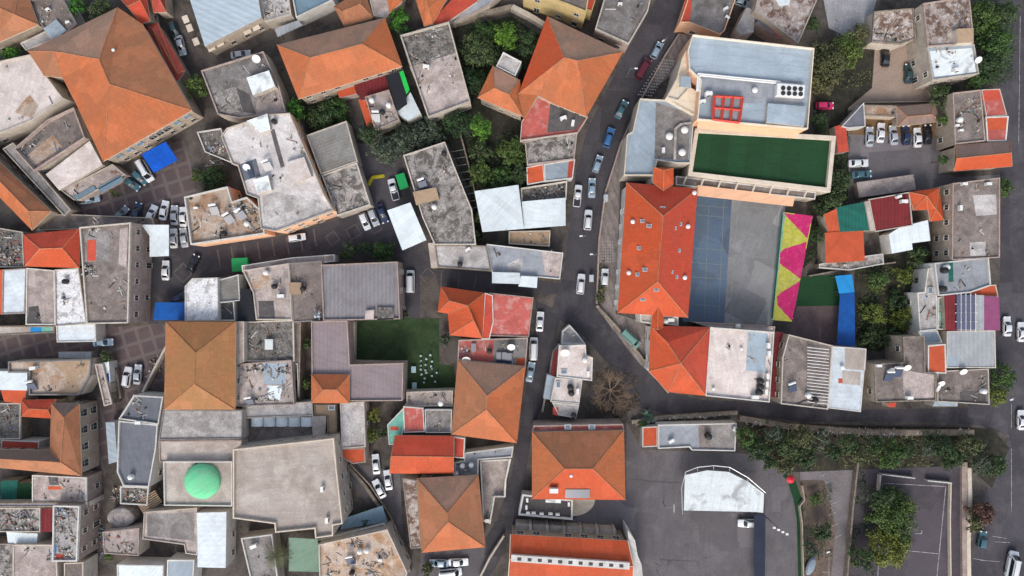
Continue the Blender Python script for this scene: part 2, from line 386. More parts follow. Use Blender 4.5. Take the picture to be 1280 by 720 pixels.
def auto_windows(rt, wp, z0, h, style='plain', frame=None, pane=glass, minvis=1.1):
    n=len(wp); st=max(1,int((h-z0)/3.1))
    for i in range(n):
        a,b=wp[i],wp[(i+1)%n]; a=Vector((a[0],a[1])); b=Vector((b[0],b[1]))
        d=b-a; Lg=d.length
        if Lg<2.6: continue
        d/=Lg; nrm=Vector((d.y,-d.x)); m=(a+b)/2
        vis=-(m.dot(nrm))*h/H
        if vis<minvis: continue
        k=max(1,int(Lg/3.3)); ang=math.atan2(nrm.y,nrm.x)-math.pi/2
        for s in range(st):
            z=z0+1.7+s*(h-z0)/st
            if z+.9>h: continue
            for j in range(k):
                if random.random()<.12: continue
                q=a+d*(Lg*(j+.5)/k)+nrm*.01
                kind=style
                if s==0 and st>1 and j==k//2: kind='door' if style!='arch' else 'arch'
                place_window(rt,None,kind,Vector((q.x,q.y,z if kind!='door' else z-.55)),ang,frame,pane)

# ------------------------------------------------------------------ rooftop equipment (parts of a building)
def _mk(fn):
    cache={}
    def g(*a):
        if a not in cache: cache[a]=fn(*a)
        return cache[a]
    return g
def _data(o): d=o.data; bpy.data.objects.remove(o); return d
def lathe(mb, prof, n=14, m=0):
    i=len(mb.v)
    for r,z in prof:
        for k in range(n):
            t=2*math.pi*k/n; mb.v.append(Vector((r*math.cos(t),r*math.sin(t),z)))
    for j in range(len(prof)-1):
        for k in range(n):
            mb.f.append([i+j*n+k,i+j*n+(k+1)%n,i+(j+1)*n+(k+1)%n,i+(j+1)*n+k]); mb.m.append(m)
    mb.f.append([i+(len(prof)-1)*n+k for k in range(n)]); mb.m.append(m)
@_mk
def eq(kind):
    "list of (name, mesh, subparts[(name, mesh)])"
    mb=MB()
    if kind in ('tank','btank'):
        lathe(mb,[(.55,0),(.6,.1),(.6,1.0),(.45,1.22),(.18,1.3)]); mb2=MB(); mb2.tube((0,0,1.3),(0,0,1.38),.2,n=10)
        m=white_p if kind=='tank' else black_plastic
        return 'water_tank',_data(mb.out('water_tank',m,smooth=False)),[('lid',_data(mb2.out('lid',m)))]
    if kind=='solar':
        f=MB(); 
        for x in (-.5,.5):
            f.tube((x,-.9,0),(x,.9,1.05),.03,n=5); f.tube((x,.9,0),(x,.9,1.05),.03,n=5)
        M=Matrix.Rotation(R(30),4,'X')
        p=MB(); p.box((0,0,.62),(1.9,1.9,.09),M=M)
        t=MB(); t.tube((-.8,1.05,1.3),(.8,1.05,1.3),.29,n=12)
        return 'solar_heater',_data(f.out('solar_heater',grey_metal)),[('panel',_data(p.out('panel',solar_glass))),('tank',_data(t.out('tank',white_p)))]
    if kind=='pv':
        p=MB(); M=Matrix.Rotation(R(15),4,'X'); p.box((0,0,.35),(1.1,2.0,.05),M=M)
        f=MB(); f.box((0,.75,.22),(1,.06,.44)); f.box((0,-.75,.08),(1,.06,.16))
        return 'solar_panel',_data(f.out('solar_panel',grey_metal)),[('panel',_data(p.out('panel',solar_glass)))]
    if kind=='ac':
        mb.box((0,0,.45),(.95,.5,.75)); f=MB(); f.tube((.0,-.26,.45),(0,-.28,.45),.28,n=12)
        return 'air_conditioner',_data(mb.out('air_conditioner',white_p)),[('fan',_data(f.out('fan',dark_metal)))]
    if kind=='dish':
        n=14; mb.v=[]; rings=[(.0,0),(.35,.04),(.6,.12),(.85,.25)]
        lathe(mb,[(r+.001,z) for r,z in rings]); 
        M=Matrix.Rotation(R(35),4,'X'); mb.v=[M@v+Vector((0,0,.7)) for v in mb.v]; mb.f=mb.f[:-1]; mb.m=mb.m[:-1]
        mb.f+= [list(reversed(f)) for f in []]
        p=MB(); p.tube((0,0,0),(0,0,.7),.05,n=6); p.tube((0,0,.7),(0,-.55,1.25),.02,n=5)
        return 'satellite_dish',_data(mb.out('satellite_dish',white_p,smooth=True)),[('mount',_data(p.out('mount',grey_metal)))]
    if kind=='sky':
        mb.box((0,0,.12),(1.5,1.1,.3)); f=MB(); f.box((0,0,.29),(1.15,.75,.06))
        return 'skylight',_data(mb.out('skylight',steel)),[('pane',_data(f.out('pane',plain('skylight_glass',(.16,.2,.24),.2))))]
    if kind=='vent':
        mb.tube((0,0,0),(0,0,.7),.22,n=10); f=MB(); lathe(f,[(.62,.7),(.66,.85),(.4,1.05),(.1,1.1)])
        return 'vent',_data(mb.out('vent',grey_metal)),[('cowl',_data(f.out('cowl',white_p,smooth=True)))]
    if kind=='chimney':
        mb.box((0,0,.5),(.7,.7,1.4)); f=MB(); f.box((0,0,1.25),(.95,.95,.12))
        return 'chimney',_data(mb.out('chimney',A['pale'])),[('cap',_data(f.out('cap',A['white'])))]
def put_eq(rt, kind, x, y, z, rot=0, sc=1.0):
    nm,me,sub=eq(kind); p=P(x,y,z+.5)
    o=bpy.data.objects.new(nm,me); COL.objects.link(o); o.parent=rt
    o.location=Vector((p.x,p.y,z))-Vector(rt.location); o.rotation_euler=(0,0,R(rot)); o.scale=(sc,)*3
    for n2,m2 in sub:
        q=bpy.data.objects.new(n2,m2); COL.objects.link(q); q.parent=o

_junk_cols=[plain('junk_white',(.52,.51,.48)),plain('junk_grey',(.2,.2,.2)),plain('junk_wood',(.24,.16,.1)),plain('junk_blue',(.12,.2,.34)),
            plain('junk_red',(.3,.1,.08)),plain('junk_black',(.02,.02,.02)),plain('junk_stone',(.36,.32,.28)),plain('junk_green',(.1,.16,.11)),plain('junk_rust',(.2,.12,.08))]
def junk(label, poly, z, n, seed, name='rooftop_junk', big=1.0, cat='junk', wts=(5,9,5,.7,.5,5,9,.5,3)):
    rnd=random.Random(seed); w=ccw([P(x,y,z) for x,y in poly]); w=inset(w,.5)
    xs=[p[0] for p in w]; ys=[p[1] for p in w]; mb=MB(); k=0; t=0
    heaps=[]
    while len(heaps)<max(2,n//12):
        hx,hy=rnd.uniform(min(xs),max(xs)),rnd.uniform(min(ys),max(ys)); heaps.append((hx,hy,rnd.uniform(.5,1.8)))
        if inside(hx,hy,w) and rnd.random()<.7:
            e_=min(((w[q],w[(q+1)%len(w)]) for q in range(len(w))),key=lambda s:((s[0]+s[1])/2-Vector((hx,hy))).length); m_=(e_[0]+e_[1])/2; heaps[-1]=(hx*.5+m_.x*.5,hy*.5+m_.y*.5,heaps[-1][2])
    while k<n and t<n*20:
        t+=1
        # gather in heaps against corners and edges
        x=rnd.uniform(min(xs),max(xs)); y=rnd.uniform(min(ys),max(ys))
        if rnd.random()<.7: hx,hy,hr=rnd.choice(heaps); x,y=rnd.gauss(hx,hr),rnd.gauss(hy,hr)
        if not inside(x,y,w): continue
        k+=1
        for _ in range(rnd.choice((1,1,2,3))):
            c=rnd.choices(range(9),wts)[0]; s=rnd.uniform(.15,.62)*big; 
            xx=x+rnd.gauss(0,.4); yy=y+rnd.gauss(0,.4)
            if not inside(xx,yy,w): continue
            ty=rnd.random()
            if ty<.45: mb.box((xx,yy,z+s*.25+.01),(s,s*rnd.uniform(.4,1),s*.5),rnd.uniform(0,3),c)
            elif ty<.75:
                l=rnd.uniform(.8,2.6)*big; a=rnd.uniform(0,3.14); mb.box((xx,yy,z+.08),(l,rnd.uniform(.06,.25),.1),a,c)
            else: mb.tube((xx,yy,z),(xx,yy,z+s*.7),s*.4,s*.35,8,c)
    if mb.f:
        o=mb.out(name,_junk_cols); tag(o,label,cat,kind='stuff'); return o

# ------------------------------------------------------------------ buildings
BODIES=[]
HS=.87
def flat(label, poly, h, roof='G', wall='cream', par=.45, name='flat_roofed_house', cat='house', items=(), blocks=(), patches=(),
         jk=0, win='plain', z0=0.0, pw=None, ptop=None, frame=None, pane=glass, jname=None):
    h*=HS; hv=hash_(label)%97/97.0
    pw=pw or .17+.13*hv
    if ptop is None and wall in('cream','pink','pale','stone'): ptop=('trim','pale','pink','grey','stone','white','trim')[hash_(label)%7]
    w=ccw([P(x,y,h+par) for x,y in poly]); c=centroid(w); rt=root(name,label,cat,c)
    n=len(w)
    v=[(p.x,p.y,z0) for p in w]+[(p.x,p.y,h) for p in w]
    link('wall',v,[[k,(k+1)%n,n+(k+1)%n,n+k] for k in range(n)],A[wall],rt,origin=c)
    q=inset(w,pw*.5 if par else 0.0); rz=h
    v=[Vector((p[0],p[1],rz)) for p in q]; fs=face_up(v,_tri_fill(v)); mi=[0]*len(fs); mats=[F[roof]]
    for pi,(pp,pm) in enumerate(patches):
        ww=ccw([P(x,y,h) for x,y in pp]); o=len(v); vv=[Vector((p[0],p[1],rz+.012+.004*pi)) for p in ww]
        fs+=face_up(vv,_tri_fill(vv),o); v+=vv; mats.append(F[pm]); mi+=[len(mats)-1]*(len(fs)-len(mi))
    link('roof',v,fs,mats,rt,midx=mi,origin=c)
    if par:
        po=inset(w,-.02); pi_=inset(w,pw)
        v=[(p[0],p[1],h-.15) for p in po]+[(p[0],p[1],h+par) for p in po]+[(p[0],p[1],h+par) for p in pi_]+[(p[0],p[1],h-.05) for p in pi_]
        f=[]
        for k in range(n):
            j=(k+1)%n
            for a in range(3): f.append([a*n+k,a*n+j,(a+1)*n+j,(a+1)*n+k])
        link('parapet',v,f,A[ptop or wall],rt,origin=c)
    for bl in blocks:
        pp,dh,bm=bl[:3]; nm=bl[3] if len(bl)>3 else 'stair_head'
        ww=ccw([P(x,y,h+dh) for x,y in pp]); mb=MB(); m=len(ww)
        vv=[(p.x,p.y,h+.005) for p in ww]+[(p.x,p.y,h+dh) for p in ww]
        ff=[[k,(k+1)%m,m+(k+1)%m,m+k] for k in range(m)]; mi=[0]*m; tt=face_up([Vector(x) for x in vv[m:]],_tri_fill(vv[m:]),m); ff+=tt; mi+=[1]*len(tt)
        link(nm,vv,ff,[A['pale' if wall=='peach' else wall],F[bm]],rt,midx=mi,origin=c)
    for it in items:
        put_eq(rt,it[0],it[1],it[2],h,it[3] if len(it)>3 else 0,it[4] if len(it)>4 else 1)
    if jk: junk('loose junk on the '+(jname or label), poly, h, jk, hash_(label), big=1.0)
    if win and h-z0>=4.5: auto_windows(rt,w,z0,h,win,frame,pane)
    return rt
def hash_(s): return sum(ord(ch)*(i+1) for i,ch in enumerate(s))

def tiled(label, eaves, peaks, faces, h, mat='org', wall='cream', name='tiled_roof_house', cat='house', items=(), win='plain',
          over=.45, frame=None, pane=glass, fmats=None, caps=True, z0=0.0, cap=None):
    h*=HS
    "eaves [(x,y[,dz])], peaks [(x,y,dz)]; faces index eaves first, then peaks"
    ev=[P(e[0],e[1],h+(e[2] if len(e)>2 else 0)) for e in eaves]; pk=[P(x,y,h+dz) for x,y,dz in peaks]
    flip = area(ev)<0
    V=ev+pk; c=centroid(ev); c=Vector((c.x,c.y,0)); rt=root(name,label,cat,c)
    ne=len(ev); fcs=[]; uvs=[]; mi=[]
    fm=fmats or {}
    mats=[T[mat]]+[T[k] for k in fm.values()]
    for fi,f in enumerate(faces):
        pts=[V[i] for i in f]
        nrm=Vector((0,0,0))
        for i in range(len(pts)):
            a,b=pts[i],pts[(i+1)%len(pts)]; nrm+=a.cross(b)
        if nrm.z<0: f=list(f)[::-1]; pts=pts[::-1]; nrm=-nrm
        nrm.normalize()
        u=Vector((-nrm.y,nrm.x,0)); u=u.normalized() if u.length>1e-4 else Vector((1,0,0)); vv=nrm.cross(u)
        fcs.append(list(f)); uvs.append([(p.dot(u),p.dot(vv)) for p in pts]); mi.append(1+list(fm.keys()).index(fi) if fi in fm else 0)
    # fascia and soffit close the roof below
    VV=list(V)+[e-Vector((0,0,.22)) for e in ev]; b=len(V)
    e2=inset([Vector((e.x,e.y)) for e in (ev[::-1] if flip else ev)],over); e2=e2[::-1] if flip else e2
    VV+=[Vector((p[0],p[1],ev[i].z-.22)) for i,p in enumerate(e2)]
    for k in range(ne):
        j=(k+1)%ne
        for f in ([k,j,b+j,b+k],[b+k,b+j,b+ne+j,b+ne+k]):
            fcs.append(f if not flip else f[::-1]); uvs.append([(0,0)]*4); mi.append(len(mats))
    mats.append(cream_trim)
    ro=link('roof',VV,fcs,mats,rt,uvs=uvs,midx=mi,origin=c)
    wv=[(p[0],p[1],z0) for p in e2]+[(p[0],p[1],ev[i].z-.2) for i,p in enumerate(e2)]
    wf=[[k,(k+1)%ne,ne+(k+1)%ne,ne+k] for k in range(ne)]
    if flip: wf=[f[::-1] for f in wf]
    link('wall',wv,wf,A[wall],rt,origin=c)
    if caps:
        mb=MB(); done=set()
        for f in faces:
            for i in range(len(f)):
                a,bb=f[i],f[(i+1)%len(f)]
                if a<ne and bb<ne: continue
                k=(min(a,bb),max(a,bb))
                if k in done: continue
                done.add(k); mb.tube(V[a]+Vector((0,0,.02)),V[bb]+Vector((0,0,.02)),.1,n=6)
        mb.out('ridge_cap',cap or conc('ridge_tile_clay',(.5,.21,.1),(.3,.16,.1),amt=.8,s=.8,speck=.4),rt,origin=c)
    for it in items:
        # height of the roof surface under the item
        p=P(it[1],it[2],h+1.5); z=h
        from mathutils.geometry import intersect_ray_tri
        for f in faces:
            for t in range(1,len(f)-1):
                r=intersect_ray_tri(V[f[0]],V[f[t]],V[f[t+1]],Vector((0,0,-1)),Vector((p.x,p.y,99)),True)
                if r: z=r.z
        put_eq(ro,it[0],it[1],it[2],z,it[3] if len(it)>3 else 0,it[4] if len(it)>4 else 1)
        o=list(ro.children)[-1]
    for ch in ro.children: ch.location=ch.location-Vector((c.x,c.y,0))+Vector((0,0,-.1))
    if win and h-z0>=4.5: auto_windows(rt,ccw([Vector((p[0],p[1],0)) for p in e2]),z0,h-.3,win,frame,pane)
    return rt
def hip(label, e, r, h, rise=3.2, **kw):
    "e: four eave corners, ridge r0 near edge e3-e0, r1 near edge e1-e2 (one point: pyramid)"
    if len(r)==1: return tiled(label,e,[(r[0][0],r[0][1],rise)],[(0,1,4),(1,2,4),(2,3,4),(3,0,4)],h,**kw)
    return tiled(label,e,[(x,y,rise) for x,y in r],[(0,1,5,4),(1,2,5),(2,3,4,5),(3,0,4)],h,**kw)

def canopy(label, poly, h, sheetm='W', name='canopy', cat='canopy', slope=0, posts=True, postm=None):
    w=ccw([P(x,y,h) for x,y in poly]); c=centroid(w); rt=root(name,label,cat,c)
    ys=[p.y for p in w]; y0,y1=min(ys),max(ys)
    dz=lambda p: slope*(p.y-y0)/max(.1,y1-y0)
    n=len(w); v=[(p.x,p.y,h+dz(p)) for p in w]+[(p.x,p.y,h+dz(p)-.12) for p in w]
    f=face_up([Vector(a) for a in v[:n]],_tri_fill(v[:n])); f+=[[n+k,n+(k+1)%n,(k+1)%n,k] for k in range(n)]
    f+=[[i+n for i in t[::-1]] for t in f[:n-2]]
    link('sheet',v,f,F[sheetm],rt,origin=c)
    if posts:
        q=inset(w,.35)
        for i,p in enumerate(q):
            if n>5 and i%2: continue
            mb=MB(); mb.tube((p[0],p[1],0),(p[0],p[1],h+dz(w[i])-.12),.07,n=6); mb.out('post',postm or grey_metal,rt,origin=c)
        mb=MB(); 
        for i in range(n):
            a,b=q[i],q[(i+1)%n]; mb.tube((a[0],a[1],h+dz(w[i])-.17),(b[0],b[1],h+dz(w[(i+1)%n])-.17),.05,n=5)
        mb.out('frame',postm or grey_metal,rt,origin=c)
    return rt

def wall(label, pts, h=1.8, t=.3, mat='stone', name='garden_wall', cat='wall'):
    w=[P(x,y,h) for x,y in pts]; mb=MB(); c=w[0].copy(); c.z=0
    Lp,Rp=[],[]
    for i,p in enumerate(w):
        d=(w[min(i+1,len(w)-1)]-w[max(i-1,0)]); d.z=0; d.normalize(); n=Vector((-d.y,d.x,0))*t/2
        Lp.append(p+n); Rp.append(p-n)
    v=[];f=[]
    for i in range(len(w)):
        for q,z in ((Rp[i],0),(Rp[i],h),(Lp[i],h),(Lp[i],0)): v.append((q.x,q.y,z))
    for i in range(len(w)-1):
        a=i*4; b=a+4
        for k in range(3): f.append([a+k,b+k,b+k+1,a+k+1])
    f.append([0,1,2,3][::1]); e=(len(w)-1)*4; f.append([e+3,e+2,e+1,e])
    o=link(name,v,f,A[mat],origin=c); o.location=c; tag(o,label,cat); return o

# ------------------------------------------------------------------ cars
tyre=plain('tyre_rubber',(.015,.015,.016),.9); rim=plain('wheel_rim',(.4,.4,.42),.35,.8)
carglass=plain('car_window_glass',(.012,.016,.02),.08,spec=.8,var=.02); lampg=plain('headlamp_glass',(.75,.77,.78),.2,spec=.7,var=.02); tail=plain('tail_lamp_red',(.35,.01,.01),.3)
def paint(n,c):
    k='car_paint_'+n
    if k in MATS: return MATS[k]
    m,N,L,B=new_mat(k); B.inputs['Base Color'].default_value=c4(c); B.inputs['Roughness'].default_value=.35
    B.inputs['Coat Weight'].default_value=.6; B.inputs['Coat Roughness'].default_value=.08; B.inputs['Metallic'].default_value=.25
    MATS[k]=m; return m
PAINT={k:paint(k,v) for k,v in dict(white=(.75,.76,.77),silver=(.42,.45,.48),ltblue=(.3,.4,.48),grey=(.16,.18,.2),black=(.012,.013,.016),navy=(.015,.03,.08),
    teal=(.05,.13,.16),blue=(.05,.16,.36),maroon=(.14,.012,.025),magenta=(.6,.02,.12),dteal=(.03,.07,.08),van=(.16,.32,.28)).items()}
def loft(sections):
    v=[];f=[]; n=len(sections[0])
    for s in sections: v+= s
    for i in range(len(sections)-1):
        for k in range(n-1):
            f.append([i*n+k,i*n+k+1,(i+1)*n+k+1,(i+1)*n+k])
    f.append(list(range(n))[::-1]); f.append([(len(sections)-1)*n+k for k in range(n)])
    return v,f
CARD={}
def car_proto(kind):
    if kind in CARD: return CARD[kind]
    #  L, W, belt, roof, greenhouse base x0..x1 (rear, front), top x0..x1
    spec=dict(sedan=(4.5,1.78,.92,1.43,-1.75,1.0,-1.05,.25), hatch=(4.0,1.72,.94,1.47,-1.95,.95,-1.6,.2), suv=(4.6,1.86,1.05,1.68,-2.2,1.0,-1.85,.35),
              van=(5.2,1.95,1.1,2.1,-2.55,1.85,-2.45,1.15), pickup=(5.0,1.82,1.0,1.65,-.55,1.35,-.35,.6))[kind]
    Lg,W,belt,rf,gx0,gx1,tx0,tx1=spec; hw=W/2
    secs=[]
    xs=[-.5,-.485,-.44,-.3,-.1,.1,.28,.4,.46,.49,.5]; ws=[.72,.88,.96,1,1,1,1,.97,.9,.78,.6]
    for x,wf in zip(xs,ws):
        X=x*Lg; w=hw*wf
        zt=belt-(.0 if x<.22 else (.10+.28*(x-.22)/.28*.5 if kind!='van' else .35*(x-.22)/.28))
        if x<-.45: zt-=.06
        if kind=='pickup' and x<-.1: zt=belt-.08
        lo=.24 if abs(x)<.45 else .36
        secs.append([Vector((X,-w*.9,lo)),Vector((X,-w,.45)),Vector((X,-w*.985,zt-.14)),Vector((X,-w*.88,zt-.02)),Vector((X,-w*.45,zt+.03)),Vector((X,0,zt+.045)),
                     Vector((X,w*.45,zt+.03)),Vector((X,w*.88,zt-.02)),Vector((X,w*.985,zt-.14)),Vector((X,w,.45)),Vector((X,w*.9,lo)),Vector((X,-w*.9,lo))])
    v,f=loft(secs)
    # cabin: body-coloured frustum with rounded roof
    gw=hw*.87; tw=hw*.70; b=belt-.08
    def ring(t):
        x0=gx0+(tx0-gx0)*t; x1=gx1+(tx1-gx1)*t; w=gw+(tw-gw)*t; z=b+(rf-.05-b)*t
        bul=.08*(1-t)+.07
        return [Vector((x0,-w*.9,z)),Vector((x0+.12,-w,z)),Vector((x1-.15,-w*.97,z)),Vector((x1,-w*.8,z)),Vector((x1+bul,0,z)),Vector((x1,w*.8,z)),Vector((x1-.15,w*.97,z)),Vector((x0+.12,w,z)),Vector((x0,w*.9,z)),Vector((x0-.04,0,z))]
    r0,r1=ring(0),ring(1); o=len(v); n=len(r0); v+=r0+r1
    cen=sum(r1,Vector())/n
    r2=[cen+(p-cen)*.82+Vector((0,0,.05)) for p in r1]; v+=r2
    for a in (0,n):
        for k in range(n): f.append([o+a+k,o+a+(k+1)%n,o+a+n+(k+1)%n,o+a+n+k])
    f.append([o+2*n+k for k in range(n)])
    if kind=='pickup': # load bed: dark tray inside raised sides
        pass
    body=link('body',v,f,PAINT['white'],smooth=True)
    md=body.modifiers.new('e','EDGE_SPLIT'); md.split_angle=R(38)
    dg=bpy.context.evaluated_depsgraph_get(); dg.update(); me=bpy.data.meshes.new_from_object(body.evaluated_get(dg)); bpy.data.objects.remove(body)
    parts=[('body',me,None)]
    def quad(a,bq,c,d,nm,off=.025,mat=carglass):
        nrm=(bq-a).cross(d-a).normalized(); 
        if nrm.dot((a+c)/2-Vector((0,0,.9)))<0: nrm=-nrm
        q=[a,bq,c,d]; cc=sum(q,Vector())/4; q=[cc+(p-cc)*.93+nrm*off for p in q]; qb=[p-nrm*.02 for p in q]
        ob=link(nm,q+qb,[[0,1,2,3],[7,6,5,4],[0,4,5,1],[1,5,6,2],[2,6,7,3],[3,7,4,0]],mat); parts.append((nm,_data(ob),None))
    def lerp(a,c,t): return a+(c-a)*t
    # windscreen in two facets follows the bowed glass
    ws=[lerp(r0[3],r1[3],.06),lerp(r0[4],r1[4],.06),lerp(r0[5],r1[5],.06),lerp(r0[5],r1[5],.95),lerp(r0[4],r1[4],.95),lerp(r0[3],r1[3],.95)]
    nn=Vector((.5,0,.5)).normalized()*.03; ws=[p+nn for p in ws]; wsb=[p-nn for p in ws]
    parts.append(('windscreen',_data(link('windscreen',ws+wsb,[[0,1,4,5],[1,2,3,4],[6,0,5,11],[2,8,9,3]],carglass)),None))
    quad(lerp(r0[8],r1[8],.15),lerp(r0[0],r1[0],.15),lerp(r0[0],r1[0],.92),lerp(r0[8],r1[8],.92),'rear_window',off=.06)
    quad(lerp(r0[1],r1[1],.2),lerp(r0[2],r1[2],.2),lerp(r0[2],r1[2],.9),lerp(r0[1],r1[1],.9),'side_window',.02)
    quad(lerp(r0[7],r1[7],.2),lerp(r0[6],r1[6],.2),lerp(r0[6],r1[6],.9),lerp(r0[7],r1[7],.9),'side_window',.02)
    for sx in (-1,1):
        for sy in (-1,1):
            mb=MB(); c=(sx*Lg*.3,sy*(hw-.1),.32); mb.tube((c[0],c[1]-.12,c[2]),(c[0],c[1]+.12,c[2]),.32,n=14,m=0); mb.tube((c[0],c[1]-.13,c[2]),(c[0],c[1]+.13,c[2]),.19,n=10,m=1)
            parts.append(('wheel',_data(mb.out('wheel',[tyre,rim])),None))
    for sy in (-1,1):
        mb=MB(); mb.box((Lg*.462,sy*hw*.66,.66),(.3,.36,.16)); parts.append(('headlight',_data(mb.out('headlight',lampg)),None))
        mb=MB(); mb.box((-Lg*.484,sy*hw*.7,.76),(.14,.34,.16)); parts.append(('tail_light',_data(mb.out('tail_light',tail)),None))
        mb=MB(); mb.box((gx1-.45,sy*(hw+.07),b+.08),(.16,.2,.13)); parts.append(('mirror',_data(mb.out('mirror',black_plastic)),None))
    if kind=='pickup':
        mb=MB(); mb.box((-1.52,0,belt-.02),(1.65,W*.78,.06)); parts.append(('load_bed',_data(mb.out('load_bed',dark_metal)),None))
    if kind in('suv','van'):
        mb=MB()
        for sy in (-1,1): mb.box(((tx0+tx1)/2,sy*tw*.8,rf+.06),((tx1-tx0)*.85,.05,.06))
        parts.append(('roof_rack',_data(mb.out('roof_rack',dark_metal)),None))
    CARD[kind]=parts; return parts
def car(x,y,ang,kind,col,label,group='parked cars',z=0.03,sc=1.0):
    p=P(x,y,.8); rt=root('parked_'+{'sedan':'car','hatch':'car','suv':'car','van':'van','pickup':'pickup'}[kind],label,{'van':'van','pickup':'pickup truck'}.get(kind,'car'),(p.x,p.y,z),R(ang),group)
    sc*=1.04
    rt.scale=(sc,sc,sc)
    for nm,me,_ in car_proto(kind):
        o=bpy.data.objects.new(nm,me); COL.objects.link(o); o.parent=rt
        if nm=='body': o.material_slots[0].link='OBJECT'; o.material_slots[0].material=PAINT[col]
    return rt

# ------------------------------------------------------------------ vegetation
LEAF=dict(
 bright=leafmat('bright_green_leaves',(.075,.2,.02),(.03,.1,.015)),
 mid=leafmat('green_leaves',(.075,.125,.03),(.035,.07,.02)),
 dark=leafmat('dark_green_leaves',(.05,.085,.03),(.024,.046,.02)),
 olive=leafmat('olive_leaves',(.1,.105,.045),(.055,.068,.03)),
 grey=leafmat('grey_green_leaves',(.075,.095,.06),(.04,.06,.04)),
 dry=leafmat('dry_brown_twigs',(.12,.075,.045),(.06,.04,.028)),
 yel=leafmat('yellow_green_leaves',(.14,.17,.03),(.055,.085,.02)),
 rust=leafmat('russet_leaves',(.12,.065,.045),(.065,.045,.03)),
)
bark=plain('tree_bark',(.11,.08,.06),.9)
def leaves_mesh(rng, cen, rad, n, size, clumps=26, flat_=.75):
    "small leaf faces gathered in clumps through the crown's volume"
    rx,ry,rz=rad
    cl=[]
    for i in range(clumps):
        u=rng.normal(size=3); u/=np.linalg.norm(u); u[2]=abs(u[2])*1.0-.25
        r=rng.uniform(.35,1.0)**.6
        cl.append((u*r*np.array([rx,ry,rz])*rng.uniform(.7,1.18), rng.uniform(.13,.36)*min(rx,ry)))
    idx=rng.integers(0,clumps,n)
    c=np.array([k[0] for k in cl])[idx]; s=np.array([k[1] for k in cl])[idx]
    d=rng.normal(size=(n,3)); d/=np.linalg.norm(d,axis=1)[:,None]
    pos=c+d*(s*rng.uniform(.55,1.08,n))[:,None]*np.array([1,1,.8])
    nr=d+rng.normal(size=(n,3))*.55+np.array([0,0,.45]); nr/=np.linalg.norm(nr,axis=1)[:,None]
    t=np.cross(nr,rng.normal(size=(n,3))); t/=np.linalg.norm(t,axis=1)[:,None]; b=np.cross(nr,t)
    sz=size*rng.uniform(.5,1.3,n)[:,None]
    q=np.stack([pos-t*sz,pos-b*sz*.6,pos+t*sz,pos+b*sz*.6],1)+np.array(cen)
    return q.reshape(-1,3)
def quads_obj(name, V, mat, parent=None):
    me=bpy.data.meshes.new(name); n=len(V)//4
    me.vertices.add(len(V)); me.vertices.foreach_set('co',V.astype(np.float32).ravel())
    me.loops.add(n*4); me.loops.foreach_set('vertex_index',np.arange(n*4,dtype=np.int32))
    me.polygons.add(n); me.polygons.foreach_set('loop_start',np.arange(0,n*4,4,dtype=np.int32)); me.polygons.foreach_set('loop_total',np.full(n,4,dtype=np.int32))
    me.materials.append(mat); me.update(calc_edges=True); me.validate()
    o=bpy.data.objects.new(name,me); COL.objects.link(o)
    if parent: o.parent=parent
    return o
TREEN=[0]
def tree(x,y,r,h,leaf,label,name='tree',group=None,dens=1.0,ry=None,flatness=.7,cat='tree'):
    "x, y, r in photo pixels at crown height"
    TREEN[0]+=1; rng=np.random.default_rng(TREEN[0]*13+5)
    p=P(x,y,h*.7); k=S*(H-h*.7)/H*1.12; rx=r*k; ryy=(ry or r)*k
    rt=root(name,label,cat,(p.x,p.y,0),0,group)
    rz=max(1.0,min(rx,ryy)*flatness); cz=max(h-rz,rz*.4)
    mb=MB(); tr=max(.09,rx*.07); mb.tube((0,0,0),(.1,.05,cz*.55),tr,tr*.75,8)
    nb=7
    for i in range(nb):
        a=2*math.pi*i/nb+rng.uniform(-.3,.3); e=(math.cos(a)*rx*.62,math.sin(a)*ryy*.62,cz+rng.uniform(-.1,.45)*rz)
        m=(e[0]*.4,e[1]*.4,cz*.8); mb.tube((.1,.05,cz*.52),m,tr*.6,tr*.38,6); mb.tube(m,e,tr*.38,tr*.1,5)
    mb.out('trunk',bark,rt)
    n=int(min(12000,max(900,rx*ryy*170*dens))); 
    V=leaves_mesh(rng,(0,0,cz),(rx*.8,ryy*.8,rz),n,.17+.012*rx,clumps=int(18+rx*ryy*2.0))
    quads_obj('crown',V,LEAF[leaf],rt)
    return rt
def bare_tree(x,y,r,h,label):
    rng=random.Random(5); p=P(x,y,h*.6); k=S; rx=r*k
    rt=root('bare_tree',label,'tree',(p.x,p.y,0)); mb=MB()
    def grow(a,d,l,rad,dep,out):
        b=a+d*l; out.tube(a,b,rad,rad*.65,5 if dep<3 else 4)
        if dep>=5: return
        for _ in range(4 if dep<3 else 3):
            q=Vector((rng.gauss(0,.55),rng.gauss(0,.55),rng.gauss(.12,.25))); nd_=(d+q); nd_.z=max(nd_.z,-.1); nd_.normalize()
            grow(a+(b-a)*rng.uniform(.6,1),nd_,l*rng.uniform(.6,.85),rad*.6,dep+1,out)
    mb.tube((0,0,0),(0,0,2.2),.3,.26,8); mb.out('trunk',bark,rt); mb=MB()
    for i in range(7):
        a=i*.9; grow(Vector((0,0,2.1)),Vector((math.cos(a),math.sin(a),.45)).normalized(),rx*.33,.13,1,mb)
    mb.out('crown',plain('bare_twigs',(.23,.16,.11),.9),rt)
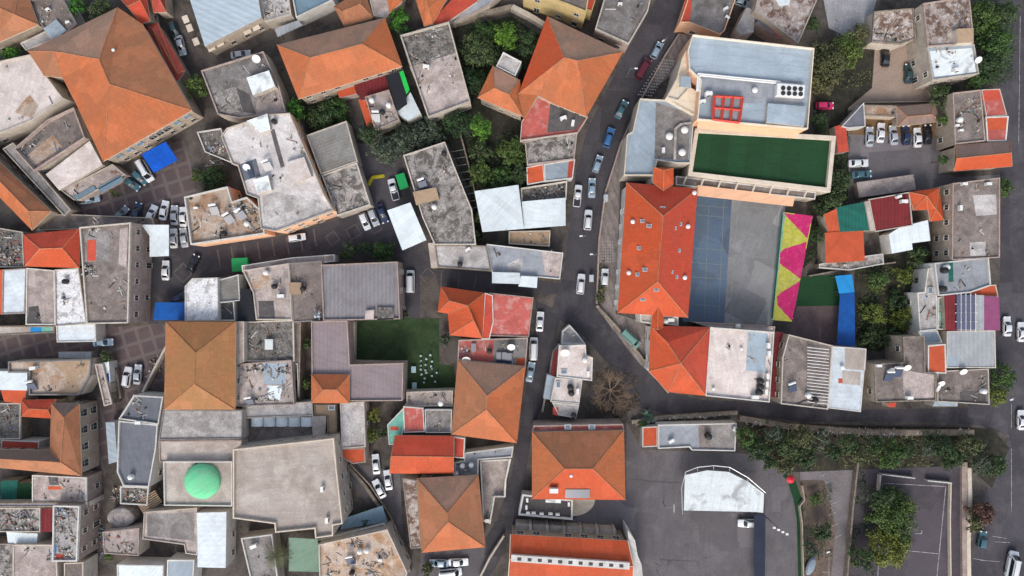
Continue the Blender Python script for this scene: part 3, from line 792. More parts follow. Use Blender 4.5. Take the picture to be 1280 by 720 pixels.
def palm(x,y,h,r,label):
    p=P(x,y,h); rt=root('palm_tree',label,'tree',(p.x,p.y,0)); mb=MB()
    for i in range(8): mb.tube((0,0,h*i/8),(0,0,h*(i+1)/8),.22-.008*i,.19-.008*i,8)
    mb.out('trunk',bark,rt); rng=np.random.default_rng(3); Q=[]
    for i in range(26):
        a=i*2.399; el=rng.uniform(.1,1.0); L_=r*rng.uniform(.8,1.1); pr=None
        for s in range(14):
            t=s/13; d=L_*t; z=h+el*d*.55-(d*d)/(L_)*.75*1.0
            c=np.array([math.cos(a)*d*math.cos(el*.4),math.sin(a)*d*math.cos(el*.4),z])
            pe=np.array([-math.sin(a),math.cos(a),0]); fo=np.array([math.cos(a),math.sin(a),-.3])
            wd=.75*math.sin(math.pi*min(1,.15+t*.85))*.9
            for sg in (-1,1): Q+= [c,c+fo*.1,c+pe*sg*wd+fo*.45-np.array([0,0,.2]),c+pe*sg*wd*.9+fo*.35-np.array([0,0,.2])]
    quads_obj('crown',np.array(Q),LEAF['olive'],rt)
def cover(label, poly, leaf, dens=7, hmax=1.2, name='undergrowth', seed=1, patch=.45, size=.2, cat='plants', z0=0.0):
    rng=np.random.default_rng(seed); w=ccw([P(x,y,0) for x,y in poly]); xs=[p.x for p in w]; ys=[p.y for p in w]
    ar=abs(area(w)); n=int(ar*dens); 
    X=rng.uniform(min(xs),max(xs),n*3); Y=rng.uniform(min(ys),max(ys),n*3)
    f=np.sin(X*.45+1.3*np.sin(Y*.31+seed))*np.sin(Y*.52+1.7*np.sin(X*.27+seed))
    ok=np.array([inside(a,b,w) for a,b in zip(X,Y)])&(f+rng.normal(0,.25,n*3)>-patch)
    X=X[ok][:n];Y=Y[ok][:n];f=f[ok][:n]; n=len(X)
    if n==0: return
    Z=np.clip((f+.5),.05,1.3)*hmax*rng.uniform(.2,1,n)
    pos=np.stack([X,Y,Z+z0],1); nr=rng.normal(size=(n,3))*.6+np.array([0,0,1]); nr/=np.linalg.norm(nr,axis=1)[:,None]
    t=np.cross(nr,rng.normal(size=(n,3))); t/=np.linalg.norm(t,axis=1)[:,None]; b=np.cross(nr,t); sz=size*rng.uniform(.5,1.5,n)[:,None]
    q=np.stack([pos-t*sz,pos-b*sz*.6,pos+t*sz,pos+b*sz*.6],1).reshape(-1,3)
    o=quads_obj(name,q,LEAF[leaf]); tag(o,label,cat,kind='stuff'); return o
# ================================================================== THE GROUND
asph=conc('road_asphalt',(.072,.067,.077),(.045,.042,.049),amt=.7,s=.12,light=(.13,.12,.125),lamt=.4,speck=.25,rough=.9,cracks=.8)
lot=conc('parking_asphalt',(.15,.138,.147),(.1,.09,.096),amt=.7,s=.1,light=(.19,.175,.175),lamt=.4,speck=.2,rough=.9,cracks=.8)
earth=conc('yard_earth',(.11,.095,.085),(.03,.026,.024),amt=.8,s=.2,light=(.17,.14,.12),lamt=.4,speck=.4,rough=.95)
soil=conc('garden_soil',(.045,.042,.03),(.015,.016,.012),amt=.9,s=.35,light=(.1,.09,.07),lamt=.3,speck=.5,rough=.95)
dirt=conc('dirt_lot',(.36,.275,.22),(.24,.19,.16),amt=.6,s=.16,light=(.26,.21,.18),lamt=.3,speck=.25,rough=.95)
pave=conc('pavement_slabs',(.24,.205,.19),(.1,.085,.08),amt=.6,s=.3,lamt=.2,speck=.25,rib=(1.6,20,.3))
paint_w=conc('worn_white_line',(.5,.5,.5),(.12,.12,.12),amt=.8,s=1.2,lo=.45,hi=.6)
band=conc('light_stone_band',(.16,.135,.125),(.09,.08,.075),amt=.6,s=.6)
def plazamat():
    m,N,L,B=new_mat('red_brick_plaza'); g=N.new('ShaderNodeNewGeometry').outputs['Position']
    mp=N.new('ShaderNodeMapping'); mp.inputs['Rotation'].default_value=(0,0,R(-17)); L.new(g,mp.inputs[0])
    def grid(sp,w):
        out=[]
        sx=N.new('ShaderNodeSeparateXYZ'); L.new(mp.outputs[0],sx.inputs[0])
        for i in (0,1):
            a=N.new('ShaderNodeMath'); a.operation='PINGPONG'; a.inputs[1].default_value=sp/2; L.new(sx.outputs[i],a.inputs[0])
            b=N.new('ShaderNodeMath'); b.operation='LESS_THAN'; b.inputs[1].default_value=w/2; L.new(a.outputs[0],b.inputs[0]); out.append(b.outputs[0])
        c=N.new('ShaderNodeMath'); c.operation='MAXIMUM'; L.new(out[0],c.inputs[0]); L.new(out[1],c.inputs[1]); return c.outputs[0]
    col=mix(N,L,noise(N,L,g,.3,5,.6,.35,.65),(.12,.08,.08),(.08,.06,.066))
    col=mix(N,L,mul(N,L,grid(3.4,.75),.7),col,(.17,.14,.13))
    f=noise(N,L,g,2.5,5,.7,.3,.7); col=mix(N,L,mul(N,L,f,.45),col,(.05,.04,.042))
    L.new(col,B.inputs['Base Color']); B.inputs['Roughness'].default_value=.9; return m
plaza=plazamat()
kerbm=A['grey']

s=600; g=link('ground',[(-s,-s,0),(s,-s,0),(s,s,0),(-s,s,0)],[(0,1,2,3)],earth); tag(g,'brown earth and worn paving under the town','ground',kind='structure')
sheet('plaza','dark red brick town square with pale cross bands',[(88,238),(130,225),(200,215),(212,180),(232,175),(245,240),(240,300),(232,380),(195,380),(190,290),(180,285),(100,285)],plaza,.008,'square')
sheet('street','dark brick lane with pale bands below the cream rooftops',[(185,300),(235,305),(340,298),(420,275),(455,262),(455,225),(440,160),(470,150),(500,190),(515,250),(530,310),(550,330),(705,355),(705,368),(550,362),(545,345),(525,345),(525,405),(496,405),(498,325),(360,322),(280,345),(230,358),(232,405),(185,405)],asph,.008,'street')
sheet('street','red and grey paved alley at the left frame edge',[(-30,416),(232,405),(210,440),(205,480),(160,500),(150,530),(130,600),(118,700),(128,740),(100,740),(126,530),(122,445),(-30,445)],plaza,.010,'street')
sheet('road','dark asphalt main road curving down between the buildings',[(830,-40),(822,-5),(800,35),(775,80),(752,125),(733,165),(720,215),(712,280),(706,330),(700,360),(690,385),(670,375),(665,440),(652,520),(640,590),(622,650),(590,695),(560,740),(596,740),(618,712),(645,660),(655,610),(665,540),(680,500),(688,450),(700,400),(725,415),(760,455),(800,510),(860,522),(920,517),(1000,527),(1180,528),(1225,532),(1264,545),(1264,508),(1050,513),(960,503),(880,500),(836,490),(790,445),(745,385),(748,300),(755,240),(775,180),(800,125),(830,70),(848,42),(870,-10),(880,-40)],asph,.012,'road')
sheet('road','wide asphalt road running down the right edge of the town',[(1242,-40),(1242,60),(1252,160),(1250,330),(1246,420),(1240,470),(1210,490),(1210,520),(1262,545),(1240,600),(1220,640),(1210,760),(1330,760),(1330,-40)],asph,.016,'road')
sheet('pavement','grey paved forecourt with pale pattern beside the school',[(866,44),(838,95),(815,112),(800,123),(790,150),(782,200),(775,230),(770,392),(812,405),(812,465),(836,490),(800,455),(765,410),(745,383),(749,300),(756,240),(776,180),(801,125),(831,70),(849,42)],pave,.13,'pavement',thick=.13)
sheet('parking_lot','cracked grey asphalt parking lot among old houses',[(1058,165),(1180,165),(1182,215),(1195,222),(1250,218),(1250,232),(1190,232),(1175,245),(1145,238),(1062,232)],lot,.010,'parking lot')
sheet('yard','bare brown dirt yard below the white lined court',[(1018,55),(1145,50),(1145,108),(1180,110),(1180,132),(1018,140)],dirt,.008,'yard')
sheet('yard','ochre earth strip behind the row of parked cars',[(1080,140),(1178,140),(1178,172),(1060,168)],conc('ochre_earth',(.2,.12,.06),amt=.6,s=.3),.012,'yard')
sheet('court','pale grey paved court marked with white lines',[(1024,-30),(1104,-30),(1090,20),(1062,48),(1036,35)],conc('pale_court',(.36,.36,.38),amt=.4,s=.3,seam=(4,4,.06)),.012,'court')
sheet('yard','large worn asphalt yard around the white canopy',[(783,528),(803,562),(920,566),(960,570),(985,590),(1000,640),(1000,760),(800,760),(790,690),(770,660),(712,655),(740,625),(783,625)],lot,.014,'yard')
sheet('parking_lot','greyish brown parking lot with slanted bays',[(1000,585),(1072,578),(1066,640),(1052,760),(1000,760)],conc('bay_asphalt',(.19,.17,.175),amt=.5,s=.2),.018,'parking lot')
sheet('sports_court','dark asphalt ball court with white lines at lower right',[(1068,570),(1208,580),(1210,760),(1050,760)],conc('court_asphalt',(.085,.072,.085),amt=.4,s=.2,speck=.15,cracks=.5),.022,'court')
sheet('yard','dark asphalt parking yard under the tiled pyramid roof',[(527,690),(607,684),(600,740),(520,740)],lot,.018,'yard')
sheet('alley','grey parking alley between the big cream roof and red houses',[(428,575),(500,590),(505,690),(520,715),(505,740),(480,660),(445,610),(425,590)],lot,.010,'alley')
for i,(lb,pp,m,z) in enumerate([
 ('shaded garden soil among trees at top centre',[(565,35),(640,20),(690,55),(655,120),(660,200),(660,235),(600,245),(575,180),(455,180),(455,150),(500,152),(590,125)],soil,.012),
 ('overgrown garden plot left of the purple roofed house',[(1068,330),(1160,300),(1170,340),(1150,400),(1100,440),(1068,435)],soil,.012),
 ('narrow planted plot with poles beside the mottled roof',[(556,172),(580,178),(596,240),(604,300),(592,306),(588,240)],soil,.016),
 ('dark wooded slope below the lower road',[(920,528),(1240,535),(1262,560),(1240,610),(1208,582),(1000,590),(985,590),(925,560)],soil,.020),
 ('garden soil with bushes beside the green path',[(1000,600),(1030,600),(1045,660),(1035,760),(1000,760)],conc('bare_brown_earth',(.17,.125,.1),(.08,.06,.05),amt=.7,s=.3,speck=.4),.026),
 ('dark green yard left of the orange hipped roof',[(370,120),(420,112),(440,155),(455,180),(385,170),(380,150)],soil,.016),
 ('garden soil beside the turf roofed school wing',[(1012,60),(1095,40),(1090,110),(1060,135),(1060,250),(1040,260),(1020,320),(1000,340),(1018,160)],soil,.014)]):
    sheet('garden_ground',lb,pp,m,z,'ground')
sheet('lawn','small green lawn dotted with white chairs',[(440,398),(549,398),(549,455),(568,458),(568,492),(505,492),(503,455),(445,455)],conc('lawn_turf',(.035,.07,.025),(.018,.036,.016),light=(.09,.1,.05),lamt=.35,amt=.7,s=.3,speck=.4,rough=.95),.016,'lawn')
sheet('lawn','deep green artificial turf patch beside the blue canopy',[(1000,346),(1048,343),(1050,382),(996,383)],F['GRS'],.030,'lawn')
sheet('yard','mauve brown paved yard below the turf patch',[(996,383),(1050,382),(1048,432),(985,420)],conc('mauve_paving',(.17,.12,.12),amt=.5,s=.2),.034,'yard')
bluec=conc('blue_court_paint',(.11,.16,.23),(.13,.15,.17),amt=.6,s=.25,light=(.1,.17,.3),lamt=.5,speck=.2,seam=(5,5,.06),cracks=.3)
sheet('play_court','faded blue schoolyard court with yellow lines',[(862,240),(915,246),(905,407),(853,402)],bluec,.040,'court')
sheet('play_court','grey schoolyard court beside the blue one',[(915,246),(982,255),(966,406),(905,407)],conc('grey_court_paint',(.25,.255,.26),amt=.5,s=.2,speck=.2,seam=(5,5,.06),cracks=.5),.044,'court')
# painted lines ---------------------------------------------------------------
LN=[0]
def lines(label, segs, mat, z, w=.14, name='road_marking', cat='road marking'):
    LN[0]+=1
    if z<.1: z=.062+.0013*LN[0]
    v=[];f=[]
    for x0,y0,x1,y1 in segs:
        a=P(x0,y0,0);b=P(x1,y1,0); d=(b-a).normalized(); n=Vector((-d.y,d.x,0))*w/2; i=len(v)
        v+=[a-n,b-n,b+n,a+n]; f.append([i,i+1,i+2,i+3])
    v=[(p.x,p.y,z) for p in v]; o=link(name,v,f,mat); tag(o,label,cat,kind='structure')
yel=conc('worn_yellow_line',(.22,.26,.22),(.12,.16,.2),amt=.8,s=1.0)
lines('thin yellow game lines on the blue court',[(866,250,862,400),(905,250,898,400),(866,268,909,272),(865,310,906,313),(864,328,905,331),(863,346,904,349),(862,380,902,383),(868,256,910,260),(886,256,880,398)],yel,.049)
lines('grey game lines on the pale schoolyard court',[(922,258,912,400),(972,262,960,400),(922,258,972,262),(917,318,966,323),(912,400,960,402)],conc('pale_line',(.26,.27,.26),amt=.3),.053)
lines('white bay lines of the pale court at top right',[(1062,20,1048,26),(1058,20,1066,34),(1066,8,1080,15),(1070,2,1086,8),(1060,18,1056,-5),(1046,24,1046,44),(1066,34,1074,52),(1080,15,1092,12),(1088,20,1092,10),(1034,26,1048,24)],paint_w,.017,.12)
lines('white edge lines of the dark ball court',[(1104,604,1182,608),(1182,608,1169,740),(1103,604,1096,740),(1122,687,1172,692),(1144,667,1152,667),(1152,667,1152,663)],paint_w,.027)
lines('slanted white bay lines of the lower right parking lot',[(1024+x/5,576+y/5,1024+(x+45)/5,576+(y-22)/5) for x,y in ((5,100),(35,140),(45,220),(70,275),(60,340),(80,410),(100,480))]+[(1036,696,1036,740),(1028,715,1036,715)],paint_w,.023,.1)
lines('white parking bay marks beside the right hand road',[(1216,698,1228,700),(1240,670,1258,673),(1242,677,1262,678),(1225,700,1250,702)],paint_w,.021,.12)
lines('thin pale lane line along the right hand road',[(1264,505,1264,535),(1264,560,1264,640),(1275,20,1273,180)],paint_w,.022,.1)
lines('faint square outlines on the asphalt of the big lower yard',[(862,655,862,676),(892,658,892,680),(800,640,805,700),(825,700,870,702),(790,600,850,604)],conc('faint_line',(.13,.125,.13),amt=.6),.019,.12)
lines('pale bands crossing the lane below the cream rooftops',[(x,y,x+3.5,y+22) for x,y in ((272,312),(289,308),(305,304),(322,303),(340,298),(358,296),(375,292),(392,286))],band,.013,.35)
def diam(x,y,r,a):
    q=[(x+r*math.cos(R(a+90*k)),y+r*math.sin(R(a+90*k))) for k in range(4)]
    return [(q[k][0],q[k][1],q[(k+1)%4][0],q[(k+1)%4][1]) for k in range(4)]
lines('pale stone diamonds set in the lane paving',diam(416,298,9,10)+diam(442,290,10,15)+diam(469,284,9,15)+diam(229,341,12,0)+diam(535,345,10,0),band,.017,.25)
lines('pale bands across the narrow street in the middle',[(552,338,551,362),(575,340,572,362),(596,341,592,363)],band,.021,.2)
lines('white cross pattern set in the pavement beside the road',[(826+i*3.2-j*2.4,75+j*3.6+i*.3,828+i*3.2-j*2.4,75.2+j*3.6+i*.3) for i in range(6) for j in range(13)],conc('white_slab',(.42,.4,.38),amt=.3),.136,.3)
lines('checkered pale slabs of the pavement near the white walls',[(750+i*3,302+j*3.6,751.6+i*3,302+j*3.6) for i in range(6) for j in range(8)],conc('white_slab2',(.34,.31,.29),amt=.3),.136,.35)
lines('dark slot row set in the pavement of the school forecourt',[(805+k*.2,423+k*4.2,806.8+k*.2,423+k*4.2) for k in range(9)],conc('dark_slot',(.05,.05,.05)),.136,.35)

# ================================================================== LOW WALLS
for lb,pp,h,t,m in [
 ('long pinkish wall edging the school pavement',[(849,42),(831,70),(801,125),(776,180),(757,240),(749,300),(746,380)],1.0,.35,'pink'),
 ('curved stone wall at the bend of the main road',[(746,382),(770,408),(800,444),(822,474),(836,491)],1.1,.5,'stone'),
 ('rough stone wall along the slope under the lower road',[(925,523),(985,533),(1045,538),(1100,541),(1150,541),(1218,541)],1.2,1.3,'stone'),
 ('jagged old kerb wall between road and grey flat roof',[(790,528),(830,522),(880,519),(922,516)],1.0,.9,'stone'),
 ('thin pale wall left of the dark ball court',[(1073,578),(1066,640),(1058,740)],1.5,.4,'stone'),
 ('grey concrete wall at the upper left of the ball court',[(1101,594),(1099,620)],1.2,.3,'bright'),
 ('white fence wall along the top left of the ball court',[(1102,593),(1144,598)],1.3,.25,'white'),
 ('white fence wall at the top right of the ball court',[(1160,601),(1190,604)],1.3,.25,'white'),
 ('long white wall along the right side of the ball court',[(1189,604),(1188,650),(1189,740)],.9,.25,'bright'),
 ('cream stepped wall beside the right hand road',[(1212,585),(1213,620),(1211,680),(1212,740)],.9,.9,'bright'),
 ('reddish brown earth bank wall left of the right road',[(1206,578),(1206,650),(1207,740)],.8,1.3,'pink'),
 ('stone wall along the sloping stair lane',[(430,578),(455,606),(478,640),(500,685),(512,715)],1.2,.7,'stone'),
 ('second thin wall parallel to the stair lane',[(437,580),(462,606),(486,642),(508,690)],1.0,.3,'stone'),
 ('pale garden wall beside the lower road near the church',[(630,670),(612,698),(600,722)],1.4,.4,'pale'),
 ('white wall zigzagging around the grey patio by the road',[(638,574),(632,600),(631,621),(618,621),(612,655)],1.6,.4,'white'),
 ('garden wall rising along the leafy plot',[(575,166),(588,215),(604,290)],1.6,.35,'stone'),
 ('cream wall closing the garden at top centre',[(640,8),(660,18),(680,30)],2.0,1.2,'pale'),
 ('worn stone wall along the lane above the garden',[(520,40),(560,30),(600,18),(640,8)],1.6,1.2,'stone'),
 ('white boundary wall next to the sandy square corner',[(208,432),(192,462),(178,490)],1.6,.5,'pale'),
 ('white wall above the patio of the little white house',[(678,515),(692,440)],1.2,.4,'pale'),
 ('pink wall edging the left side of the lawn',[(442,402),(442,452),(503,454)],1.6,.8,'pale'),
 ('low white wall beneath the lawn',[(508,491),(568,489)],1.8,1.2,'pale'),
 ('thin wall right of the green path',[(1003,607),(1006,625),(1000,633),(1003,655),(1005,740)],.9,.3,'cream'),
 ('garden wall above the overgrown plot',[(1012,345),(1060,336),(1120,328)],1.4,.3,'stone'),
 ('pale wall dividing the dirt yard from the slate roofs',[(1080,128),(1180,126)],1.2,.3,'cream'),
 ('weathered wall between the alley and the slate roof',[(134,440),(146,470),(150,498)],1.2,.5,'stone'),
]: wall(lb,pp,h,t,m)
sheet('path','narrow green painted path curving past the white canopy',[(978,595),(984,600),(992,625),(996,650),(998,740),(1006,740),(1005,660),(1003,625),(994,600),(984,590)],F['GRS'],.05,'path')

# ================================================================== BUILDINGS, TOP LEFT
hip('brown and orange tiled roof cut by the top left corner',[(-40,-25),(28,-25),(48,31),(-22,62)],[(-12,5),(18,18)],6,2.2,mat='old')
flat('terrace house with pinkish paving beside the corner roof',[(30,2),(76,-8),(96,30),(70,52),(54,34)],5,'BR','pale',items=[('ac',60,12,30),('ac',85,28,10)],blocks=[([(54,36),(70,24),(83,38),(67,51)],.5,'BL','shed')],jk=14)
flat('long pale grey lean-to with bluish edge near the corner roof',[(25,54),(58,38),(66,50),(32,63)],4,'LG','pale',par=.2,name='lean_to',cat='lean-to')
flat('light grey flat roof with rust stain at the left edge',[(-40,85),(37,68),(78,122),(40,150),(-40,182)],6,'PL','pale',patches=[([(18,140),(37,118),(48,132),(40,148)],'RU')],jk=4)
tiled('largest old orange tiled roof with five slopes, top left',[(35,64),(147,9),(178,30),(240,138),(129,202),(95,130),(78,97),(55,95)],
  [(68,64,2.2),(124,74,4.0),(137,105,3.9)],[(0,1,9,8),(1,2,3,10,9),(3,4,10),(4,5,6,8,9,10),(0,8,6,7)],8,mat='old',win='arch',items=[('vent',141,62,0,.6)],fmats={2:'org',3:'org',0:'lic',1:'old'})
hip('small red tiled roof with white ribs at the top edge',[(147,-5),(180,-20),(188,26),(176,30)],[(160,8),(175,0)],6,1.6,mat='red')
hip('small dark red tiled roof cut by the top edge',[(182,-20),(204,-20),(208,15),(192,16)],[(190,-10),(200,0)],5,1.4,mat='mar')
hip('long narrow red roof beside the largest orange roof',[(183,33),(197,28),(231,88),(219,107)],[(191,36),(222,92)],4.5,.9,mat='mar')
flat('old roofless house with weathered inner court',[(17,186),(58,150),(92,134),(106,172),(42,214)],4.5,'BR','pale',par=1.0,patches=[([(22,192),(50,160),(56,170),(28,198)],'MD'),([(30,198),(66,168),(78,184),(42,208)],'RU')],jk=14)
flat('chalk white flat roof below the roofless house',[(57,218),(112,176),(128,206),(74,238)],4.5,'PL','pale',par=0)
flat('stone terrace house with a faded blue edge at the plaza',[(76,238),(140,205),(156,218),(100,250),(92,250)],3.4,'PK','pink',par=.3,jk=8,blocks=[([(92,246),(117,232),(120,237),(95,250)],.3,'TEAL','awning'),([(122,234),(150,219),(155,225),(126,242)],.3,'TEAL','awning')])
hip('long orange roof slanting down at the left edge',[(-40,165),(64,264),(40,288),(-40,206)],[(-40,186),(36,264)],6.5,2.0,mat='old',fmats={2:'org'})
flat('narrow grey flat roof alongside the long slanting orange roof',[(3,186),(16,178),(88,262),(80,270)],4.5,'G','stone',par=.3)
flat('low brown roofs between the slanting roof and the plaza',[(66,268),(92,268),(190,272),(192,281),(100,286),(46,288)],2.8,'BR','stone',par=.25,win=None,jk=10)

# ================================================================== TOP CENTRE LEFT
flat('light blue ribbed metal roof at the top edge',[(228,-30),(318,-30),(327,22),(256,58)],6.5,'RL','cream',par=0,items=())
flat('terrace crowded with pale junk beside the blue metal roof',[(320,-25),(358,-25),(364,18),(331,27)],4.5,'LG','pale',par=.3,jk=70)
flat('small roof with a blue patch and white rim at the top edge',[(362,-20),(416,-20),(416,0),(370,22)],5,'TEAL','white',par=.5)
canopy('small slanted grey metal awning behind the long hipped roof',[(343,36),(373,25),(378,32),(347,46)],3,'RV')
hip('small brown and orange tiled roof touching the long hipped roof',[(417,8),(455,-14),(467,22),(430,33)],[(428,14),(450,5)],5.5,1.5,mat='old')
flat('thin pale roof between two orange roofs at the top edge',[(457,-20),(480,-20),(490,12),(482,22),(467,20)],5,'PK','pale',par=.2,win=None)
hip('orange roof corner with white gutter at the top edge',[(478,-25),(508,-25),(503,2),(487,16)],[(488,-15),(492,-2)],5.5,1.2,mat='org')
hip('long hipped orange roof with brown upper slope, top centre',[(346,56),(481,22),(503,83),(373,124)],[(388,72),(453,55)],7.5,3.6,mat='org',fmats={0:'lic'})
flat('grey roofed house with a satellite dish and rubble terrace',[(251,88),(329,64),(349,108),(357,140),(300,148),(272,143)],6,'G','pale',items=[('dish',321,74,20,1.1)],patches=[([(263,118),(294,108),(306,138),(277,144)],'MT'),([(318,118),(348,112),(356,140),(322,146)],'PK'),([(296,110),(312,118),(320,142),(304,140)],'DG')],jk=30,blocks=[([(308,97),(336,88),(344,108),(316,119)],1.8,'WD','sun_roof')])
flat('small bright red roofs under the long hipped roof',[(420,112),(442,105),(446,117),(424,122)],3.2,'ORP','pink',par=0,win=None)
flat('dark red awning roof under the hipped roof',[(441,103),(481,94),(487,112),(452,126)],4,'MAR','pink',par=0,win=None)
flat('narrow orange strip roof beside the cluttered grey roof',[(448,125),(457,122),(470,163),(461,166)],3.5,'ORP','pink',par=0,win=None)
flat('cluttered grey roof with water tanks and pale parapet',[(456,121),(486,112),(499,150),(469,163)],5,'PK','pale',items=[('tank',465,126),('btank',478,140),('tank',486,132),('solar',470,146)],jk=20)
canopy('black shade cloth with bright green borders',[(482,94),(502,89),(509,130),(497,139)],5.0,'BLACK')
canopy('bright green cloth edging the black shade cloth',[(499,90),(504,88),(512,112),(508,118)],5.1,'LIME')
flat('white sheet roof beside the sandy rooftop',[(494,140),(513,115),(526,142),(510,151)],4.5,'W','white',par=0,win=None)
flat('abandoned house with rubble filled rooms and sandy roof',[(500,44),(561,27),(588,127),(535,147)],5.5,'PK','pale',par=.7,patches=[([(501,46),(560,30),(570,66),(512,84)],'MD'),([(512,84),(570,66),(586,124),(537,142)],'PK')],items=[('ac',533,84,-10,1.5)],jk=50)
hip('orange roof strip cut by the top edge near the sandy rooftop',[(512,-25),(572,-25),(541,30),(530,33)],[(530,-15),(536,10)],5.5,1.2,mat='org')
flat('slanting dark red roof with white rib at the top edge',[(541,31),(532,33),(572,-8),(602,-14),(596,2),(558,28)],4.6,'RED','white',par=0,win=None)
flat('grey blue rooftop sliver above the garden lane',[(566,28),(604,-6),(632,-14),(612,6)],3.6,'BG','pale',par=.2,win=None)
flat('yellow plastered house with dark windows at the top edge',[(652,-38),(742,-38),(733,15),(690,-2),(655,-12)],10,'BR','yellow',name='yellow_house',pane=glass)
flat('dark red sliver of roof above the side lane',[(728,-25),(752,-25),(740,14),(733,12)],5.5,'RED','yellow',par=.2,win=None)
flat('stained grey roof right of the side lane',[(760,-18),(818,-22),(810,14),(786,55),(744,36)],6,'G','pink',items=[('ac',775,5)],jk=5)
tiled('steep orange roof with vivid red west slope and terrace cut',[(684,20),(779,65),(733,146),(692,130),(672,119),(655,150),(648,117)],
   [(705,72,4.2),(722,76,4.1)],[(0,1,8,7),(1,2,8),(2,3,4,7,8),(4,5,6,7),(6,0,7)],8,mat='org',fmats={4:'new',0:'lic',3:'org'},win='plain')
hip('small four sided orange roof wing beside the steep orange roof',[(616,82),(650,100),(654,146),(597,122)],[(618,110),(636,118)],7,1.8,mat='org',fmats={0:'lic'})
flat('little pale grey annex roof against the steep orange roof',[(629,65),(652,77),(644,95),(620,83)],6,'LG','white',win=None)
flat('pink terrace tucked below the steep orange roof',[(672,120),(692,129),(735,146),(722,166),(650,176),(652,152)],5.5,'RPK','cream',par=.6,patches=[([(688,128),(732,146),(720,162),(684,166)],'DG')],items=[('ac',704,148,20,1.5),('ac',716,154,80,1.3)],jname='pink terrace with equipment')
flat('mottled beige roof beside the main road with fine parapet',[(656,177),(722,162),(718,199),(659,206)],5,'MT','pink',par=.35,jk=6)
flat('small bright red roof beside the leafy garden',[(658,209),(679,205),(681,227),(659,231)],3.6,'ORP','white',par=.1,win=None)
flat('pale blue roof with red edge on the main road',[(680,205),(719,199),(716,223),(681,227)],4.4,'BL','white',par=.2,patches=[([(711,200),(719,199),(716,223),(709,224)],'RED')])
flat('roofless courtyard with rubbish beside the main road',[(651,235),(709,226),(708,249),(652,254)],3.0,'MD','stone',par=.8,jk=40,win=None)
canopy('larger square white roof sheet above the mottled terrace',[(593,239),(648,231),(655,286),(603,290)],5.2,'W')
canopy('wide white roof sheet touching the main road',[(652,252),(707,247),(707,282),(655,286)],4.4,'W')
flat('long mottled grey concrete house with tan box on its roof',[(504,194),(556,177),(566,203),(590,262),(595,306),(543,306),(528,272)],6,'MT','stone',blocks=[([(516,240),(545,234),(549,249),(520,256)],1.0,'TAN'),],items=[('tank',543,259),('solar',528,230,20),('btank',555,192)],jk=8)
canopy('tilted white roof sheet over the lane beside mottled house',[(484,263),(513,253),(533,300),(503,313)],5,'W')
flat('ribbed grey fibre roof beside the planted yard',[(383,169),(433,151),(447,202),(401,218)],5.5,'RG','pale',par=.15)
flat('blackened mottled roof below the ribbed fibre roof',[(402,219),(446,203),(463,256),(421,270)],5.2,'MT','pale',par=.4,jk=12)
flat('largest pale pink rooftop with boxes and a round stain',[(276,170),(283,160),(335,143),(362,141),(405,243),(417,263),(345,289),(326,286),(322,248),(308,243),(297,207),(290,205)],8,'LGP','peach',ptop='pale',
  blocks=[([(308,151),(334,142),(338,162),(326,166),(318,158)],1.0,'WD'),([(357,203),(380,196),(389,220),(367,229)],1.2,'PL'),([(316,225),(335,219),(339,237),(322,242)],1.3,'WD')],
  patches=[([(298,206),(320,198),(326,220),(305,226)],'SLA'),([(338,163),(343,161),(356,208),(351,210)],'DG'),([(328,245),(345,240),(400,250),(412,262),(345,286),(330,282)],'LG')],
  items=[('btank',343,152),('solar',334,207,20),('dish',309,209),('pv',313,216,15),('ac',322,160,10)],jk=22)
flat('cream walled rooftop packed with solar heaters and drums',[(230,246),(284,233),(290,252),(308,246),(325,262),(331,292),(238,306)],7,'RU','peach',par=.8,ptop='white',
  items=[('solar',286,273,30),('solar',301,268,30),('tank',296,263),('btank',280,292),('tank',309,280),('solar',268,262,10),('ac',245,260)],jk=70)
flat('tan stepped wall house at the edge of the pale pink rooftop',[(246,165),(276,160),(290,204),(256,190)],3.2,'MD','pale',par=.4,jk=40,win=None)

# ================================================================== LEFT MIDDLE
hip('bright red four sided roof left of the brown flat rooftop',[(29,293),(99,286),(99,335),(31,333)],[(50,311),(78,310)],6.5,2.0,mat='red',fmats={2:'new'})
flat('cluttered shacks at the left edge above lavender roof',[(-30,280),(28,290),(30,334),(-30,334)],4,'MD','stone',par=.3,jk=120,win=None)
flat('pale lavender ribbed roof at the left edge',[(3,337),(33,335),(31,392),(2,393)],5,'RW','pale',par=.2)
flat('orange sliver of roof touching the left frame edge',[(-30,337),(3,337),(2,393),(-30,393)],5.1,'ORP','pale',par=0,win=None)
flat('stained concrete roof between lavender and peeling white roofs',[(33,335),(68,338),(69,406),(32,406)],5,'PK','cream',par=.25,patches=[([(36,384),(48,382),(52,404),(34,404)],'DG')],jk=4)
flat('peeling white roof with black spots',[(68,337),(98,335),(108,405),(69,408)],6,'MW','pale',par=.3,items=[('btank',82,352),('ac',77,375)],jk=8)
flat('low white sheet roof at the alley below peeling white roof',[(70,406),(119,405),(120,427),(71,428)],4,'RW','white',par=.2,win=None)
flat('tall brown rooftop with ruined court and stained facade',[(99,284),(163,278),(160,404),(108,405)],9.5,'BR','pink',win='plain',patches=[([(106,289),(137,289),(137,328),(106,327)],'G'),([(109,300),(120,300),(120,326),(109,326)],'RED'),([(150,286),(160,284),(158,335),(148,330)],'PK')],jk=40)
canopy('white flat canopy over the parked row at the plaza',[(177,281),(211,281),(211,320),(187,321),(187,295)],4.2,'W')
canopy('blue flat canopy over the lane beside peeling white roof',[(194,378),(231,378),(231,400),(192,400)],3.6,'BLU2')
canopy('bright blue tarpaulin over the square with white van below',[(177,193),(207,177),(222,200),(192,216)],3.4,'BLUE')
